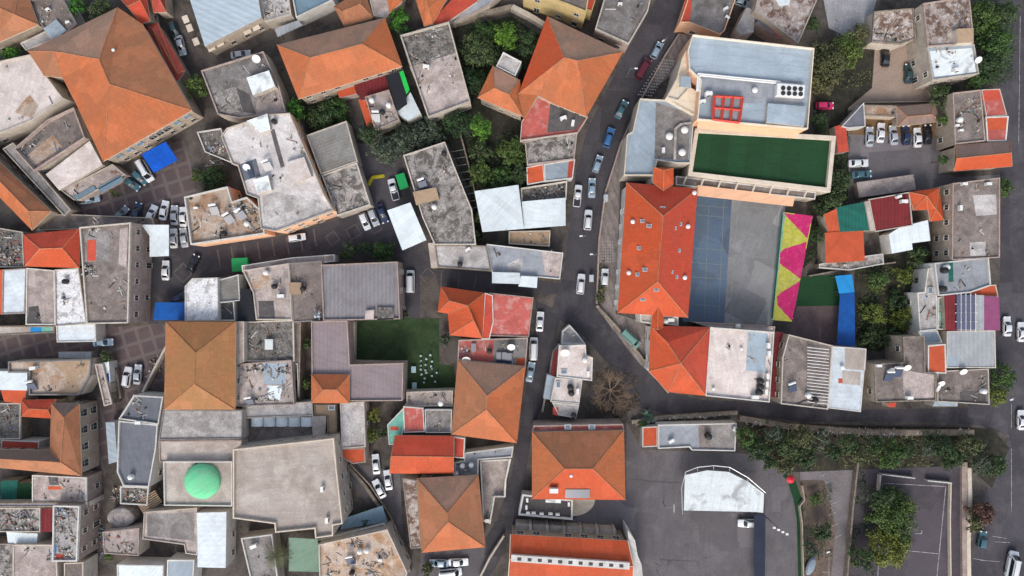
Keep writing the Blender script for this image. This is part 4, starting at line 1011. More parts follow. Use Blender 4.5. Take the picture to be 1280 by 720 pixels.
flat('chalky white roof with black edge stains beside the lane',[(231,358),(240,348),(272,347),(273,401),(231,401)],6,'MW','white',par=.3)
flat('low cream ledge roof with coloured cloth at the alley',[(-30,408),(68,407),(68,416),(-30,421)],4,'BE','cream',par=.2,patches=[([(38,409),(52,409),(52,415),(38,415)],'SKY'),([(52,409),(64,409),(64,415),(52,415)],'TUR')],win=None)
flat('olive grey shed roof beside the chalky white roof',[(273,350),(298,343),(300,376),(273,378)],5,'RG','white',par=.3)
flat('tiny roofless white walled room below the olive shed',[(272,378),(292,376),(294,401),(272,401)],4.5,'DG','white',par=.9,win=None,jk=6)
canopy('sagging black shade cloth in the lane of small houses',[(301,360),(313,362),(321,402),(297,402)],5,'BLACK')
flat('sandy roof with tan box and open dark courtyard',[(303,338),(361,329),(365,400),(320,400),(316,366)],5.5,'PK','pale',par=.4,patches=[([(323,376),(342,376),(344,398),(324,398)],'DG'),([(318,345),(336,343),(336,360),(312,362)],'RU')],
   blocks=[([(361,353),(376,353),(376,368),(361,368)],1.4,'TAN')],items=[('tank',333,341),('ac',352,370,0,1.6),('btank',343,358)],jk=14)
flat('dark brown flat roof joined to the ribbed grey roof',[(361,329),(402,326),(405,401),(366,403)],6,'BR','pale',par=.2,items=[('btank',379,361)],jk=4,win=None)
junk('pile of blue, green and white rubbish on the brown roof',[(390,386),(404,385),(404,400),(391,400)],6.1,30,3,wts=(5,0,0,6,2,0,0,4,0))
flat('narrow pale awning roof along the lane above brown roof',[(302,332),(365,322),(418,318),(418,327),(364,331),(303,340)],4.5,'PK','white',par=.15,win=None)
flat('wide ribbed grey metal roof with pink parapet',[(401,331),(497,327),(500,399),(404,401)],8,'RB','pink',par=.5,ptop='pink',blocks=[([(457,388),(468,387),(467,399),(456,399)],.8,'PK'),([(471,384),(492,384),(492,400),(472,400)],.5,'MD','roof_frame')])
flat('gravelled dark roof with small white box',[(305,402),(367,400),(368,452),(305,452)],5,'MD','pale',par=.2,blocks=[([(331,424),(341,424),(341,437),(331,437)],.9,'WD')],jk=30,win=None)
flat('mauve flat metal roof bent around the lawn corner',[(389,402),(434,401),(437,456),(504,454),(503,501),(390,502)],7,'RM','pink',par=.45,ptop='pink')
hip('little bright orange hipped roof on the mauve roof corner',[(389,468),(437,468),(437,504),(389,504)],[(404,487),(421,487)],8,1.8,mat='org',win=None)
tiled('tall ochre hipped roof left of the gravelled roof',[(207,402),(295,402),(294,512),(205,512)],[(245,441,2.8),(243,480,2.8)],[(0,1,4),(1,2,5,4),(2,3,5),(3,0,4,5)],9,mat='och')
flat('concrete edge house right of the tall ochre roof',[(294,402),(305,402),(305,452),(297,455)],7,'PK','pale',par=.2,win=None)
flat('courtyard strip with dark pit beside the mauve roof',[(368,403),(376,403),(374,505),(368,505)],4,'BR','stone',par=.2,win=None)

# ================================================================== LOWER LEFT
flat('small grey metal awning roof over the alley',[(73,440),(114,440),(114,448),(73,448)],3,'RV','grey',par=0,win=None,name='awning',cat='awning')
flat('orange stained flat roof with green weeds above the alley',[(10,452),(114,449),(112,470),(98,494),(36,494),(36,466),(10,466)],5,'RU','pale',par=.5,patches=[([(65,453),(111,451),(108,466),(95,470),(97,492),(80,492),(82,470)],'TAN')],items=[('ac',43,460,10,1.5),('solar',40,482,10)],jk=14)
flat('white sheet roof touching the left edge below the alley',[(-30,464),(34,464),(34,488),(-30,487)],5.4,'W','white',par=0)
flat('orange strip roof under the white sheet roof',[(1,488),(33,487),(30,505),(5,502)],4.6,'ORP','pink',par=0,win=None)
hip('small dark red gabled roof left of the weathered hipped roof',[(27,500),(70,499),(64,523),(27,521)],[(36,511),(60,512)],5,1.2,mat='red',fmats={2:'new'},win=None)
flat('rubble grey roof at the left edge',[(-30,504),(26,504),(25,549),(-30,549)],4,'MD','stone',par=.3,jk=25,win=None)
flat('thin red roof strip above the weathered hipped roof wing',[(2,550),(49,552),(48,562),(1,561)],4.6,'RED','white',par=.1,win=None)
tiled('angled weathered orange roof with two wings, lower left',[(64,504),(99,505),(102,595),(-30,582),(-30,561),(62,563)],[(80,522,2.6),(76,578,2.6),(-30,572,2.0)],
   [(0,1,6),(1,2,7,6),(2,3,8,7),(4,5,7,8),(5,0,6,7)],8,mat='old',win='arch',fmats={3:'gry',0:'gry'},pane=glass)
flat('narrow stone houses under the alley with pale ledge',[(118,455),(128,455),(140,505),(130,508)],4,'PK','stone',par=.3,win=None,jk=6)
flat('pale strip roof with blue stripes beside two parked cars',[(124,454),(136,452),(138,478),(128,480)],3.6,'WD','white',par=0,patches=[([(128,468),(136,466),(137,477),(129,479)],'BLU2')],win=None)
flat('yellowish ledge roof under the blue striped strip',[(127,480),(138,479),(140,505),(131,506)],3.6,'BE','cream',par=0,win=None)
flat('narrow light blue canopy roof along the stone alley',[(132,528),(143,528),(147,577),(136,580)],3.6,'RL','white',par=0,win=None)
flat('glassy grey terrace with white curved rim',[(167,494),(204,496),(198,531),(148,524)],6,'SLA','white',par=.5,jk=10)
flat('slate grey rooftop with curved white rim below glassy terrace',[(148,526),(197,531),(195,560),(186,609),(154,608),(146,590)],6,'SLA','white',par=.5,items=[('ac',174,528,0,1.4),('tank',164,596)],jname='slate grey rooftop')
flat('stained pale roof attached under the tall ochre roof',[(204,512),(303,513),(303,549),(198,550)],7,'LG','pale',par=.25)
flat('cream flat roof strip between stained roof and green dome',[(198,551),(303,550),(303,577),(199,578)],6.5,'BE','pale',par=.25)
flat('junk yard roof with light blue skylight roof',[(295,455),(364,450),(368,506),(297,508)],5.5,'PK','pale',par=.4,patches=[([(329,454),(357,454),(357,480),(329,480)],'BL'),([(334,482),(353,482),(350,500),(336,498)],'W')],items=[('solar',312,502,10)],jk=70)
flat('pinkish house wall strip right of the junk yard roof',[(359,456),(372,454),(374,502),(359,505)],4,'PK','pink',par=.2,win=None)
flat('long whitish roof above the row of round skylights',[(303,508),(390,502),(391,520),(305,523)],5,'LG','pale',par=.3)
r=flat('brown terrace with five round white barrel vaults',[(304,522),(391,519),(404,522),(402,550),(305,554)],3.2,'BR','stone',par=.3,win=None)
for k in range(5):
    c=P(320+k*15.6,527.5,4); mb=MB(); n=10; ln=2.2; rr=1.4
    for j in range(n+1):
        t=math.pi*j/n
        for yy in (-ln/2,ln/2): mb.v.append((c.x+rr*math.cos(t),c.y+yy,3.25+rr*.55*math.sin(t)))
    for j in range(n): mb.f.append([2*j,2*j+1,2*j+3,2*j+2])
    mb.f.append([2*j for j in range(n+1)]); mb.f.append([2*j+1 for j in range(n+1)][::-1]); mb.m=[0]*len(mb.f)
    o=mb.out('vault',F['W'],r,smooth=False,origin=r.location)
flat('stair shaped beige roof beside the barrel vaults',[(390,520),(408,520),(406,551),(391,551)],4.4,'BE','cream',par=0,win=None)
flat('narrow tan house between mauve roof and stairs',[(393,506),(420,506),(421,541),(409,541),(409,520),(393,519)],4.6,'TAN','pink',par=.3,items=[('sky',414,510)])
flat('pale crusty roof below the mauve roof',[(425,504),(455,502),(457,559),(427,561)],5.5,'LG','pale',par=.25)
flat('small orange roof below the pale crusty roof',[(427,561),(456,560),(457,578),(441,580),(428,572)],4.8,'ORP','cream',par=.1,win=None)
flat('turquoise painted terrace with a small red hatch',[(484,531),(504,510),(506,530),(500,556),(486,556)],4.6,'TUR','white',par=.15,patches=[([(488,533),(498,533),(498,538),(488,538)],'RED')],win=None)
flat('flat worn red roof right of the turquoise terrace',[(504,508),(529,510),(531,540),(505,541)],5.0,'RPK','white',par=.2,win=None)
flat('small grey roof with vents between red roof and pyramid roof',[(531,512),(565,512),(564,541),(532,541)],4.8,'G','white',par=.3,items=[('vent',551,504)],jk=10)
flat('narrow concrete roof beneath the lawn',[(508,490),(566,488),(566,508),(508,508)],3.6,'PK','pale',par=.2,win=None,jk=8)
flat('vast cream rooftop with stepped parapet, lower centre left',[(291,562),(417,548),(421,590),(428,655),(416,657),(416,670),(394,673),(393,661),(344,666),(343,655),(291,648)],10.5,'BE','pale',par=.7,ptop='bright',items=[('ac',403,611,90,1.3),('ac',409,650,90,1.3)])
# green domed hall
rt=flat('pale hall roof carrying the bright green dome',[(204,577),(290,577),(290,633),(205,632)],7.5,'BE','pale',par=.5,name='domed_hall',cat='hall',jk=4)
dm=MB(); c=P(247,605,9); gr=conc('bright_green_dome_paint',(.17,.7,.36),(.3,.5,.33),amt=.7,s=.35,light=(.3,.5,.3),lamt=.25,speck=.1)
prof=[(4.15,0),(4.15,.45),(3.8,.95),(3.0,1.4),(2.0,1.7),(.9,1.85),(.1,1.87)]
i0=0; nn=16
for r0_,z_ in prof:
    for k in range(nn):
        t=2*math.pi*(k+.5)/nn; r_=r0_*(1+.035*math.cos(4*(2*t-math.pi/4)*1.0)); dm.v.append((c.x+r_*math.cos(t),c.y+r_*math.sin(t)*.98,7.5*HS+z_))
for j in range(len(prof)-1):
    for k in range(nn): dm.f.append([j*nn+k,j*nn+(k+1)%nn,(j+1)*nn+(k+1)%nn,(j+1)*nn+k]); dm.m.append(0)
dm.f.append([(len(prof)-1)*nn+k for k in range(nn)]); dm.m.append(0)
dm.out('dome',gr,rt,smooth=True,origin=rt.location)
flat('dark green awning roof left of the pinkish low roof',[(1,601),(22,600),(20,626),(0,626)],3.6,'GRN','stone',par=0,win=None)
flat('bottle green awning roof beside the dark green one',[(22,603),(40,604),(40,627),(20,627)],3.5,'GRS','stone',par=0,win=None)
flat('pinkish low roof with a fallen orange sheet',[(40,594),(108,597),(108,629),(40,629)],6,'PK','pink',par=.2,patches=[([(60,608),(76,608),(77,612),(60,612)],'ORP'),([(60,594),(72,595),(74,606),(62,606)],'DG')],jk=18)
flat('pale violet ledge above the crowded junk roofs',[(-30,629),(110,628),(110,634),(-30,634)],6.2,'PUR','pale',par=.2,win=None)
flat('crusted junk roof at the left edge',[(-30,635),(50,635),(50,665),(-30,665)],5.5,'MT','pale',par=.3,jk=70)
flat('small maroon metal roof between junk roofs',[(50,636),(66,636),(65,665),(49,665)],5.3,'MAR','pink',par=0,win=None)
flat('narrow white sheet roof under the crusted junk roof',[(8,665),(47,667),(46,680),(10,679)],5,'W','white',par=0,win=None)
flat('white junk filled roof with blue and red cloths',[(66,632),(99,633),(96,702),(65,702)],8,'LG','pink',par=.5,ptop='white',patches=[([(65,680),(71,682),(70,697),(65,697)],'SKY'),([(70,692),(80,693),(80,699),(70,699)],'RED')],jk=110)
flat('patched pale roof at the bottom left corner',[(16,681),(70,681),(73,745),(16,745)],6,'PK','pale',par=.2,jk=6)
flat('rubble strewn ledge in the bottom left corner',[(-30,680),(16,680),(16,745),(-30,745)],5,'MT','stone',par=.2,jk=30,win=None)
flat('small brown roof at the bottom edge near the alley',[(80,704),(104,703),(104,745),(80,745)],5.6,'BR','pale',par=.2,win=None)
junk('heap of stones and rubbish beside the slate rooftop',[(138,606),(184,606),(180,628),(140,632)],.1,160,21,name='rubble_heap',cat='rubble')
flat('ruined wall enclosure beside the stone dome',[(150,608),(186,609),(184,632),(150,630)],3.5,'MT','stone',par=.6,jk=50,win=None)
# old oval stone dome
rt=root('stone_dome','low grey oval stone dome with reddish stain near green dome','dome',P(159,642,0)); mb=MB()
lathe(mb,[(3.2,0),(3.2,2.4),(3.0,2.7),(1.6,3.0),(1.5,2.8),(.1,2.75)],18); 
for v in mb.v: v.y*=.72
mb.out('shell',conc('stone_dome_plaster',(.42,.38,.36),(.34,.16,.14),amt=.6,s=.35,lamt=.5,lo=.52,hi=.62),rt)
rt=root('pergola','tan wooden slatted pergola leading to the domed hall','pergola',P(187,627,3)*1.0); rt.location.z=0
a=R(-31+62); 
mb=MB(); mb2=MB()
for k in range(7): mb.box((0,(k-3)*.48,3.2),(5.2,.28,.12),0)
for sx in (-2.3,2.3):
    for sy in (-1.3,1.3): mb2.tube((sx,sy,0),(sx,sy,3.1),.08,n=6)
mb.out('slats',F['TAN'],rt); mb2.out('posts',wood,rt); rt.rotation_euler=(0,0,R(32))
flat('pitted pale roof under the stone dome',[(128,665),(174,660),(173,695),(130,692)],5,'PK','pale',par=.2,jk=16)
flat('grey brown roof with stepped lower edge below the dome hall',[(180,640),(246,635),(246,694),(232,692),(230,681),(178,674)],5.5,'PK','pale',par=.3,patches=[([(184,643),(243,640),(243,676),(184,670)],'G')])
flat('tall white ribbed roof right of the stepped roof',[(246,641),(283,640),(282,710),(247,709)],6.2,'RW','white',par=0)
flat('white sheet roof at the bottom edge left of the blue one',[(146,706),(204,707),(204,745),(147,745)],5,'W','white',par=.2)
flat('light blue roof at the bottom edge',[(209,700),(243,700),(240,745),(208,745)],4.6,'BL','white',par=.2)
flat('grey terrace with tables left of the palm tree',[(301,673),(340,668),(350,745),(318,745)],4.5,'G','pale',par=.4,items=[('ac',318,682,20,1.6)],jk=14,win=None)
canopy('sage green shade sail beside the palm tree',[(361,672),(397,674),(400,715),(361,714)],5.2,'SAGE')
flat('junk covered roof with stepped white parapet, bottom centre left',[(398,681),(484,662),(509,716),(500,745),(400,745)],6.5,'RU','pale',par=.6,items=[('tank',450,689),('tank',459,688),('btank',440,716),('solar',438,700,10),('ac',475,700)],jk=110)
flat('low white ledge in front of the junk covered roof',[(393,676),(480,654),(483,660),(398,681)],3.4,'PK','white',par=.3,win=None)
flat('peeling white and red strip roof beside the pyramid roof',[(503,598),(521,600),(527,685),(513,686)],5.4,'MR','pink',par=.2)
canopy('small grey awning roof near the stair lane',[(430,648),(478,632),(484,652),(425,662)],2.6,'TEAL')

# ================================================================== CENTRE
flat('cream narrow beam roof beside the pale grey rooftop',[(535,304),(543,303),(547,334),(539,335)],5,'BE','yellow',par=0,win=None)
flat('pale grey rooftop with a small square vent above the street',[(543,306),(608,307),(614,339),(547,334)],5,'LG','pale',par=.3,items=[('ac',585,312,30,1.3),('btank',575,330)])
flat('grey blue painted rooftop reaching the main road',[(608,305),(635,308),(704,316),(700,349),(615,341)],4.4,'BG','pale',par=.3,patches=[([(676,313),(702,317),(699,346),(682,344)],'PK'),([(634,330),(652,322),(654,338),(634,340)],'LG')],jk=4)
flat('ruined cream plot between white canopies and grey blue roof',[(636,289),(688,288),(687,308),(636,305)],2.6,'TAN','stone',par=.4,jk=14,win=None)
canopy('pale blue canopy over the middle street',[(615,340),(650,341),(650,355),(615,354)],5.2,'W')
canopy('smaller pale canopy right of the middle street canopy',[(651,345),(672,346),(671,360),(648,358)],5.0,'W')
tiled('red orange many sided roof on the middle street',[(551,358),(606,366),(603,423),(562,419),(560,392),(547,390)],[(562,376,2.0),(585,382,2.6),(592,400,2.6)],
  [(0,1,7,6),(1,2,8,7),(2,3,8),(3,4,7,8),(4,5,6,7),(5,0,6)],8,mat='new',win='plain')
flat('vivid red strip roof between orange roof and worn red roof',[(606,366),(616,369),(617,402),(612,424),(602,424)],7.6,'RED','white',par=.1,win=None)
flat('worn red membrane roof by the main road',[(611,366),(667,372),(661,421),(612,420)],7,'RPK','white',par=.25,ptop='pink')
flat('rooftop terrace with panels, dish and red pergola',[(573,425),(660,422),(657,459),(572,450)],6.4,'G','pink',par=.3,ptop='pink',patches=[([(573,425),(618,424),(616,453),(573,448)],'RPK'),([(646,448),(657,447),(656,457),(645,456)],'ORP')],
  items=[('dish',583,449,0,1.2),('dish',639,433,0,1.1),('pv',624,446,0,1.2),('pv',630,446,0,1.2),('pv',636,447,0,1.2),('pv',592,434,0),('btank',612,439)],jk=20)
tiled('large terracotta pyramid roof by the main road',[(572,450),(657,458),(646,554),(564,543)],[(609,495,4),(608,512,4)],[(0,1,4),(1,2,5,4),(2,3,5),(3,0,4,5)],8,mat='org',fmats={3:'old',0:'lic'})
# the little white house on the road fork
flat('white box rooftop on the road fork with dishes',[(699,432),(732,431),(733,445),(741,447),(740,476),(696,471)],6,'PL','white',par=.3,ptop='white',items=[('dish',706,440,0,1.2),('tank',731,450),('sky',705,465,0),('ac',735,467,90,1.2)])
flat('lower white roof with black equipment on the road fork',[(694,472),(728,475),(724,505),(688,502)],5.5,'PL','white',par=.2,ptop='white',items=[('btank',713,484,0,1.2),('btank',714,491,0,1.2),('sky',698,481,90),('ac',722,489,90,1.3)])
flat('grey glass roofed porch at the tip of the road fork',[(702,430),(703,414),(712,406),(722,417),(732,430)],3.4,'LG','white',par=.3,jk=3,win=None)
flat('small red and grey roof closing the white house',[(690,503),(724,506),(720,523),(698,519)],4,'LG','white',par=.1,patches=[([(691,509),(698,509),(698,520),(691,518)],'RED')],items=[('btank',717,519)],win=None)
flat('thin red roof strip left of the white box rooftop',[(692,440),(699,432),(696,471),(688,468)],4,'MAR','white',par=0,win=None)
flat('pale blue low roof left of the lower white roof',[(684,468),(694,471),(689,500),(679,498)],3.4,'BL','white',par=0,win=None)
tiled('two slope red and orange roof left of the grey patio',[(494,544),(567,545),(567,592),(487,592)],[(489,570,1.7),(567,571,1.7)],[(0,1,5,4),(5,2,3,4)],6.5,mat='red',fmats={1:'new'},win=None)
flat('small square red annex beside the two slope roof',[(567,546),(581,548),(580,573),(567,572)],5.4,'RED','white',par=.1,win=None)
flat('narrow white rimmed roofs above the grey patio',[(581,566),(642,558),(640,572),(598,575),(597,600),(568,596),(568,578),(580,576)],3.8,'BG','white',par=.3,items=[('tank',578,582),('tank',589,581),('tank',570,592)],win=None,jk=6)
flat('grey concrete patio with white boundary by the road',[(600,576),(637,574),(630,620),(617,621),(610,652),(604,652)],.5,'PK','white',par=.2,win=None,items=[('dish',609,650,0,.9)])
tiled('brown terracotta pyramid roof above the parking yard',[(521,598),(598,594),(607,684),(527,691)],[(559,641,4),(560,652,4)],[(0,1,4),(1,2,5,4),(2,3,5),(3,0,4,5)],7.5,mat='old',fmats={2:'org',0:'lic'})
tiled('hipped red orange roof with rooftop solar panels',[(665,540),(780,538),(782,625),(665,624)],[(706,586,3.6),(741,586,3.6)],[(0,1,5,4),(1,2,5),(2,3,4,5),(3,0,4)],8,mat='org',fmats={2:'new',0:'old'},
   items=[('pv',710,617,0,1.1),('pv',716,617,0,1.1),('pv',722,617,0,1.1),('pv',728,617,0,1.1),('pv',734,617,0,1.1),('vent',714,595,0,.6),('ac',692,612,0,2)])
flat('thin pink parapet walk above the red orange solar roof',[(667,532),(779,530),(780,538),(665,540)],7,'RPK','pink',par=.2,win=None,items=[('sky',710,534),('sky',740,534)])
flat('white framed dark terrace with pale boxes under the solar roof',[(653,618),(716,625),(716,650),(648,644)],3.2,'DG','white',par=.6,ptop='white',pw=.4,win=None,blocks=[([(683,620),(701,619),(701,629),(682,628)],1.6,'WD')],items=[('ac',659,625,90),('ac',658,634,90),('ac',660,641),('ac',667,641),('ac',677,642),('ac',688,642),('ac',697,643),('ac',711,630,90)])
mb=MB(); pts=[P(716,624,.3)]+[P(716+28*math.cos(t),624+21*math.sin(t),.3) for t in [k*math.pi/20 for k in range(11)]]
mb.prism([(p.x,p.y) for p in pts][::-1],0,.3); tag(mb.out('patio',F['CR']),'cream quarter round patio beside the dark terrace','patio')
# church
rt=tiled('white rimmed church with long orange roofs at the bottom edge',[(638,668),(785,676),(790,745),(634,740)],[(637,699,1.5),(792,708,1.5)],[(0,1,5,4),(5,2,3,4)],8.5,mat='new',name='church',cat='church',win='arch',cap=cream_trim)
mb=MB(); a=P(639,698,9.5); b=P(787,708,9.5); a.z=b.z=8.5*HS+1.7; d=(b-a); L_=d.length
mb.box(((a.x+b.x)/2,(a.y+b.y)/2,a.z),(L_,1.5,.7),math.atan2(d.y,d.x)); mb.out('clerestory',A['white'],rt,origin=rt.location)
for k in range(11):
    q=a.lerp(b,(k+.8)/11.6); m2=MB(); m2.box((q.x,q.y-.05,q.z+.36),(.9,.7,.06),math.atan2(d.y,d.x)); m2.out('window',dark_metal,rt,origin=rt.location)
ap=MB(); pts=[(786,664),(794,676),(797,694),(802,706),(806,745),(788,745),(785,664)]
w=ccw([P(x,y,7) for x,y in pts]); ap.prism([(p.x,p.y) for p in w],0,7); 
o=ap.out('apse',A['white'],rt,origin=rt.location)
# stepped pale blocks in front of the church
rt=root('stepped_terrace','row of six grey stepped slabs behind the church','terrace',P(700,660,0)); rt.location.z=0
for k in range(6):
    x=645+k*21; y=654+k*1.4; ww=ccw([P(u,v_,2.8) for u,v_ in [(x,y),(x+16,y+1),(x+15.5,y+12),(x-1,y+11)]]); mb=MB(); mb.prism([(p.x,p.y) for p in ww],0,2.8); mb.out('slab',F['BE'],rt,origin=rt.location)
    ww=ccw([P(u,v_,3.3) for u,v_ in [(x+16.3,y+1),(x+20,y+1),(x+20,y+13),(x+15.8,y+12)]]); mb=MB(); mb.prism([(p.x,p.y) for p in ww],0,3.3); mb.out('buttress',A['trim'],rt,origin=rt.location)

# ================================================================== SCHOOL
S_W=dict(frame=cream_trim)
flat('large pale blue school rooftop with pipes and air units',[(866,43),(1018,60),(1010,161),(872,149),(876,100),(862,86),(860,62)],12.5,'BL','peach',par=.8,ptop='bright',win=None,items=[('vent',943,113),('ac',885,118,10,1.6),('tank',884,117),('ac',878,127,10,1.3)],
   patches=[([(870,92),(1005,102),(1004,130),(880,128),(872,110)],'BG')],blocks=[([(960,129),(1008,133),(1005,158),(958,153)],1.2,'BL','roof_block'),([(851,95),(864,96),(863,110),(850,108)],.6,'BL','roof_block')])
sch=[o for o in COL.objects if o.get('label','').startswith('large pale blue school rooftop')][0]
def rooftube(rt,pts,z,r,mat,name): 
    mb=MB()
    for a,b in zip(pts,pts[1:]):
        mb.tube(P(a[0],a[1],z),P(b[0],b[1],z),r,n=8)
    mb.out(name,mat,rt,origin=Vector((rt.location.x,rt.location.y,0)))
for off in (0,2.2):
    rooftube(sch,[(871+off,114),(872.5+off,92+off),(933,98+off),(975,102+off),(976,104)],11.4,.2,white_p,'pipe')
rooftube(sch,[(976,104),(996,106)],11.3,.2,steel,'pipe')
mb=MB(); a=P(987.5,113.5,12); mb.box((a.x,a.y,11.7),(6.0,2.6,1.5),R(-4)); ac=mb.out('cooling_unit',white_p,sch,origin=Vector((sch.location.x,sch.location.y,0)))
for i in range(4):
    for j in range(2):
        p=P(979+i*7.3,110+j*6.3+i*.4,12.5); mb=MB(); mb.tube((p.x,p.y,12.4),(p.x,p.y,12.55),.5,n=14); mb.out('fan',dark_metal,ac,origin=Vector((sch.location.x,sch.location.y,0)))
# red pergola with six openings
mb=MB(); cs=[P(893,120,12.4),P(928,122,12.4),P(924,153,12.4),P(891,149,12.4)]
redm=plain('red_steel',(.5,.05,.03)); 
def L2(a,b,t): return a+(b-a)*t
i0=Vector((sch.location.x,sch.location.y,0))
for t in (0,.33,.66,1): mb.tube(L2(cs[0],cs[1],t)+Vector((0,0,0)),L2(cs[3],cs[2],t),.33,n=4)
for t in (0,.5,1): mb.tube(L2(cs[0],cs[3],t),L2(cs[1],cs[2],t),.33,n=4)
mb.out('pergola_frame',redm,sch,origin=i0)
mb=MB(); mb.prism([(p.x,p.y) for p in ccw(cs)],11.2,12.1); mb.out('pergola_glazing',F['BG'],sch,origin=i0)
flat('cream stair wing between road and pale blue school roof',[(868,44),(876,46),(862,92),(864,108),(848,126),(833,122),(846,98),(853,72)],11,'CR','bright',par=.4,ptop='bright',win=None)
flat('slanting cream stair house below the school roof',[(846,98),(877,118),(874,146),(866,142),(834,124)],10,'CR','bright',par=.2,win=None)
flat('L shaped grey blue school roof next to the main road',[(800,123),(835,125),(868,141),(863,204),(847,204),(822,200),(817,219),(780,219),(784,168),(791,164)],8.5,'BL','pale',par=.6,ptop='bright',win=None,items=[('vent',836,171,0,1.3),('vent',855,163,0,1.3),('vent',852,191,0,1.3),('ac',829,188,90,1.2)],
  patches=[([(820,128),(864,142),(860,200),(818,198)],'G')],blocks=[([(843,160),(850,154),(864,152),(864,154),(851,157),(846,162),(845,199),(842,199)],.7,'LG','ledge')])
flat('turf covered school deck framed by a cream parapet',[(869,160),(1045,170),(1038,240),(860,219)],6.5,'GRS','pale',par=.9,ptop='bright',pw=.9,win=None)
canopy('peach awning along the upper edge of the turf deck',[(871,149),(997,160),(995,173),(870,161)],8.6,'PEA',slope=1.6)
rt=flat('grey walkway with cream cross beams below the turf deck',[(845,220),(1020,240),(1019,249),(845,231)],5.0,'BR','cream',par=.3,win=None,name='walkway',cat='walkway')
for k in range(8):
    x=855+k*21.5; y=221+k*2.4; a=P(x+3,y,5.7); b=P(x-1,y+10,5.7); mb=MB(); mb.tube(a,b,.22,n=6); mb.out('beam',cream_trim,rt,origin=rt.location)
canopy('peach awning along the top of the play courts',[(871,232),(993,246),(991,258),(871,245)],4.2,'PEA',slope=.8)
SK=[(829,260),(804,276),(812,282),(850,280),(843,285),(800,310),(848,313),(807,337),(798,343),(839,340),(845,346),(821,362),(804,374)]
tiled('long red school roof dotted with small skylights',[(783,228),(872,236),(860,397),(772,391)],[(829,270,4.2),(822,352,4.2)],[(0,1,4),(1,2,5,4),(2,3,5),(3,0,4,5)],9.5,mat='new',wall='white',win='plain',frame=white_p,
   fmats={0:'red',1:'red'},items=[('sky',x,y,0,.75) for x,y in SK]+[('vent',791,277,0,.8),('vent',860,283,0,.8),('vent',868,241,0,.8),('vent',786,341,0,.8),('vent',856,347,0,.8)])
tiled('small red dormer tower roof at the head of the school roof',[(817,209),(842,210),(842,230),(816,228)],[(830,213,1.6),(829,238,.6)],[(0,1,4),(1,2,5,4),(2,3,5),(3,0,4,5)],11.5,mat='new',wall='white',win=None)
tiled('narrow red link roof between the two school roofs',[(816,383),(830,372),(829,409),(814,409)],[(823,366,1.2),(822,412,1.2)],[(0,1,4),(1,2,5,4),(2,3,5),(3,0,4,5)],9.4,mat='new',wall='white',win=None)
flat('little white balcony roofs beside the link roof',[(800,392),(848,396),(848,407),(801,403)],6.5,'PL','white',par=.3,win=None,items=[('ac',838,400,0,1.5),('tank',832,402)])
tiled('red school roof with cut corner at the road bend',[(813,407),(888,409),(883,495),(835,490),(811,464)],[(834,428,2.2),(851,454,3)],[(0,1,6,5),(1,2,6),(2,3,6),(3,4,6),(4,0,5,6)],8.5,mat='new',wall='white',fmats={1:'red',0:'red'},win='plain')
flat('pinkish white flat school roof with pale blue panel area',[(888,409),(968,415),(962,503),(882,495)],8.3,'PL','pale',par=.5,ptop='white',patches=[([(935,414),(960,417),(956,466),(932,463)],'BL')],items=[('btank',950,476,0,1.2),('btank',950,483,0,1.2),('btank',949,490,0,1.2),('ac',959,470,90,1.3),('ac',958,480,90,1.3),('ac',957,490,90,1.3),('ac',943,496,0,1.6),('ac',960,432,90,1.3),('ac',961,442,90,1.3),('vent',927,436,0,.6),('vent',892,486,0,.6)],jk=5)
flat('deep red ribbed strip roof right of the pinkish school roof',[(969,415),(981,416),(977,498),(963,496)],4.6,'MAR','pink',par=0,win=None)
flat('small white parapet building at the foot of the play court',[(868,403),(969,408),(968,416),(889,410)],5,'PL','pale',par=.3,win=None,items=[('vent',922,408)])
# painted zigzag screen
scr=root('painted_screen','sloping wall painted yellow with large pink triangles','painted wall',P(990,335,0)); scr.location.z=0
z0,z1=1.0,6.5
def SP(x,y,t): return P(x,y,z0+(z1-z0)*t)
TL,TR,BR_,BL_=(979,265),(1016,270),(990,402),(964,400)
yl=conc('yellow_painted_board',(.6,.58,.08),(.4,.4,.12),amt=.6,s=.5,light=(.68,.66,.3),lamt=.4,speck=.2); pk=conc('hot_pink_painted_board',(.68,.03,.18),(.48,.03,.13),amt=.6,s=.5,light=(.7,.14,.28),lamt=.4,speck=.2); gn=conc('mint_painted_board',(.3,.55,.35),amt=.3,s=.4)
def tt(x,y):
    # how far across the screen a picture point is
    f=(y-265)/135; xl=979+(964-979)*f; xr=1016+(990-1016)*f; return max(0,min(1,(x-xl)/(xr-xl)))
def poly3(pts,off): return [SP(x,y,tt(x,y))+Vector((-off*.8,0,off)) for x,y in pts]
org=Vector((scr.location.x,scr.location.y,0))
NY,NX=110,36; v=[]; f=[]; mi=[]
tris=[[(979,266),(1016,270),(1009,298)],[(975,316),(980,311),(1009,302),(1001,349),(975,330)],[(971,371),(976,366),(1000,351),(990,401),(972,382)]]
for i in range(NY+1):
    y=265+135*i/NY
    for j in range(NX+1):
        t=j/NX; x=(979-15*i/NY)*(1-t)+(1016-26*i/NY)*t; yy=y+(5-3*i/NY)*t; p=P(x,yy,z0+(z1-z0)*t); v.append(p)
for i in range(NY):
    for j in range(NX):
        a=i*(NX+1)+j; f.append([a,a+NX+1,a+NX+2,a+1]); t=(j+.5)/NX; ii=(i+.5)/NY; x=(979-15*ii)*(1-t)+(1016-26*ii)*t; yy=265+135*ii+(5-3*ii)*t
        mi.append(1 if any(inside(x,yy,q) for q in tris) else (2 if t<.09 else 0))
n0=len(v); v+=[p-Vector((-.05,0,.14)) for p in v]; f2=[[a+n0 for a in q[::-1]] for q in f]; mi+=[0]*len(f2); f+=f2
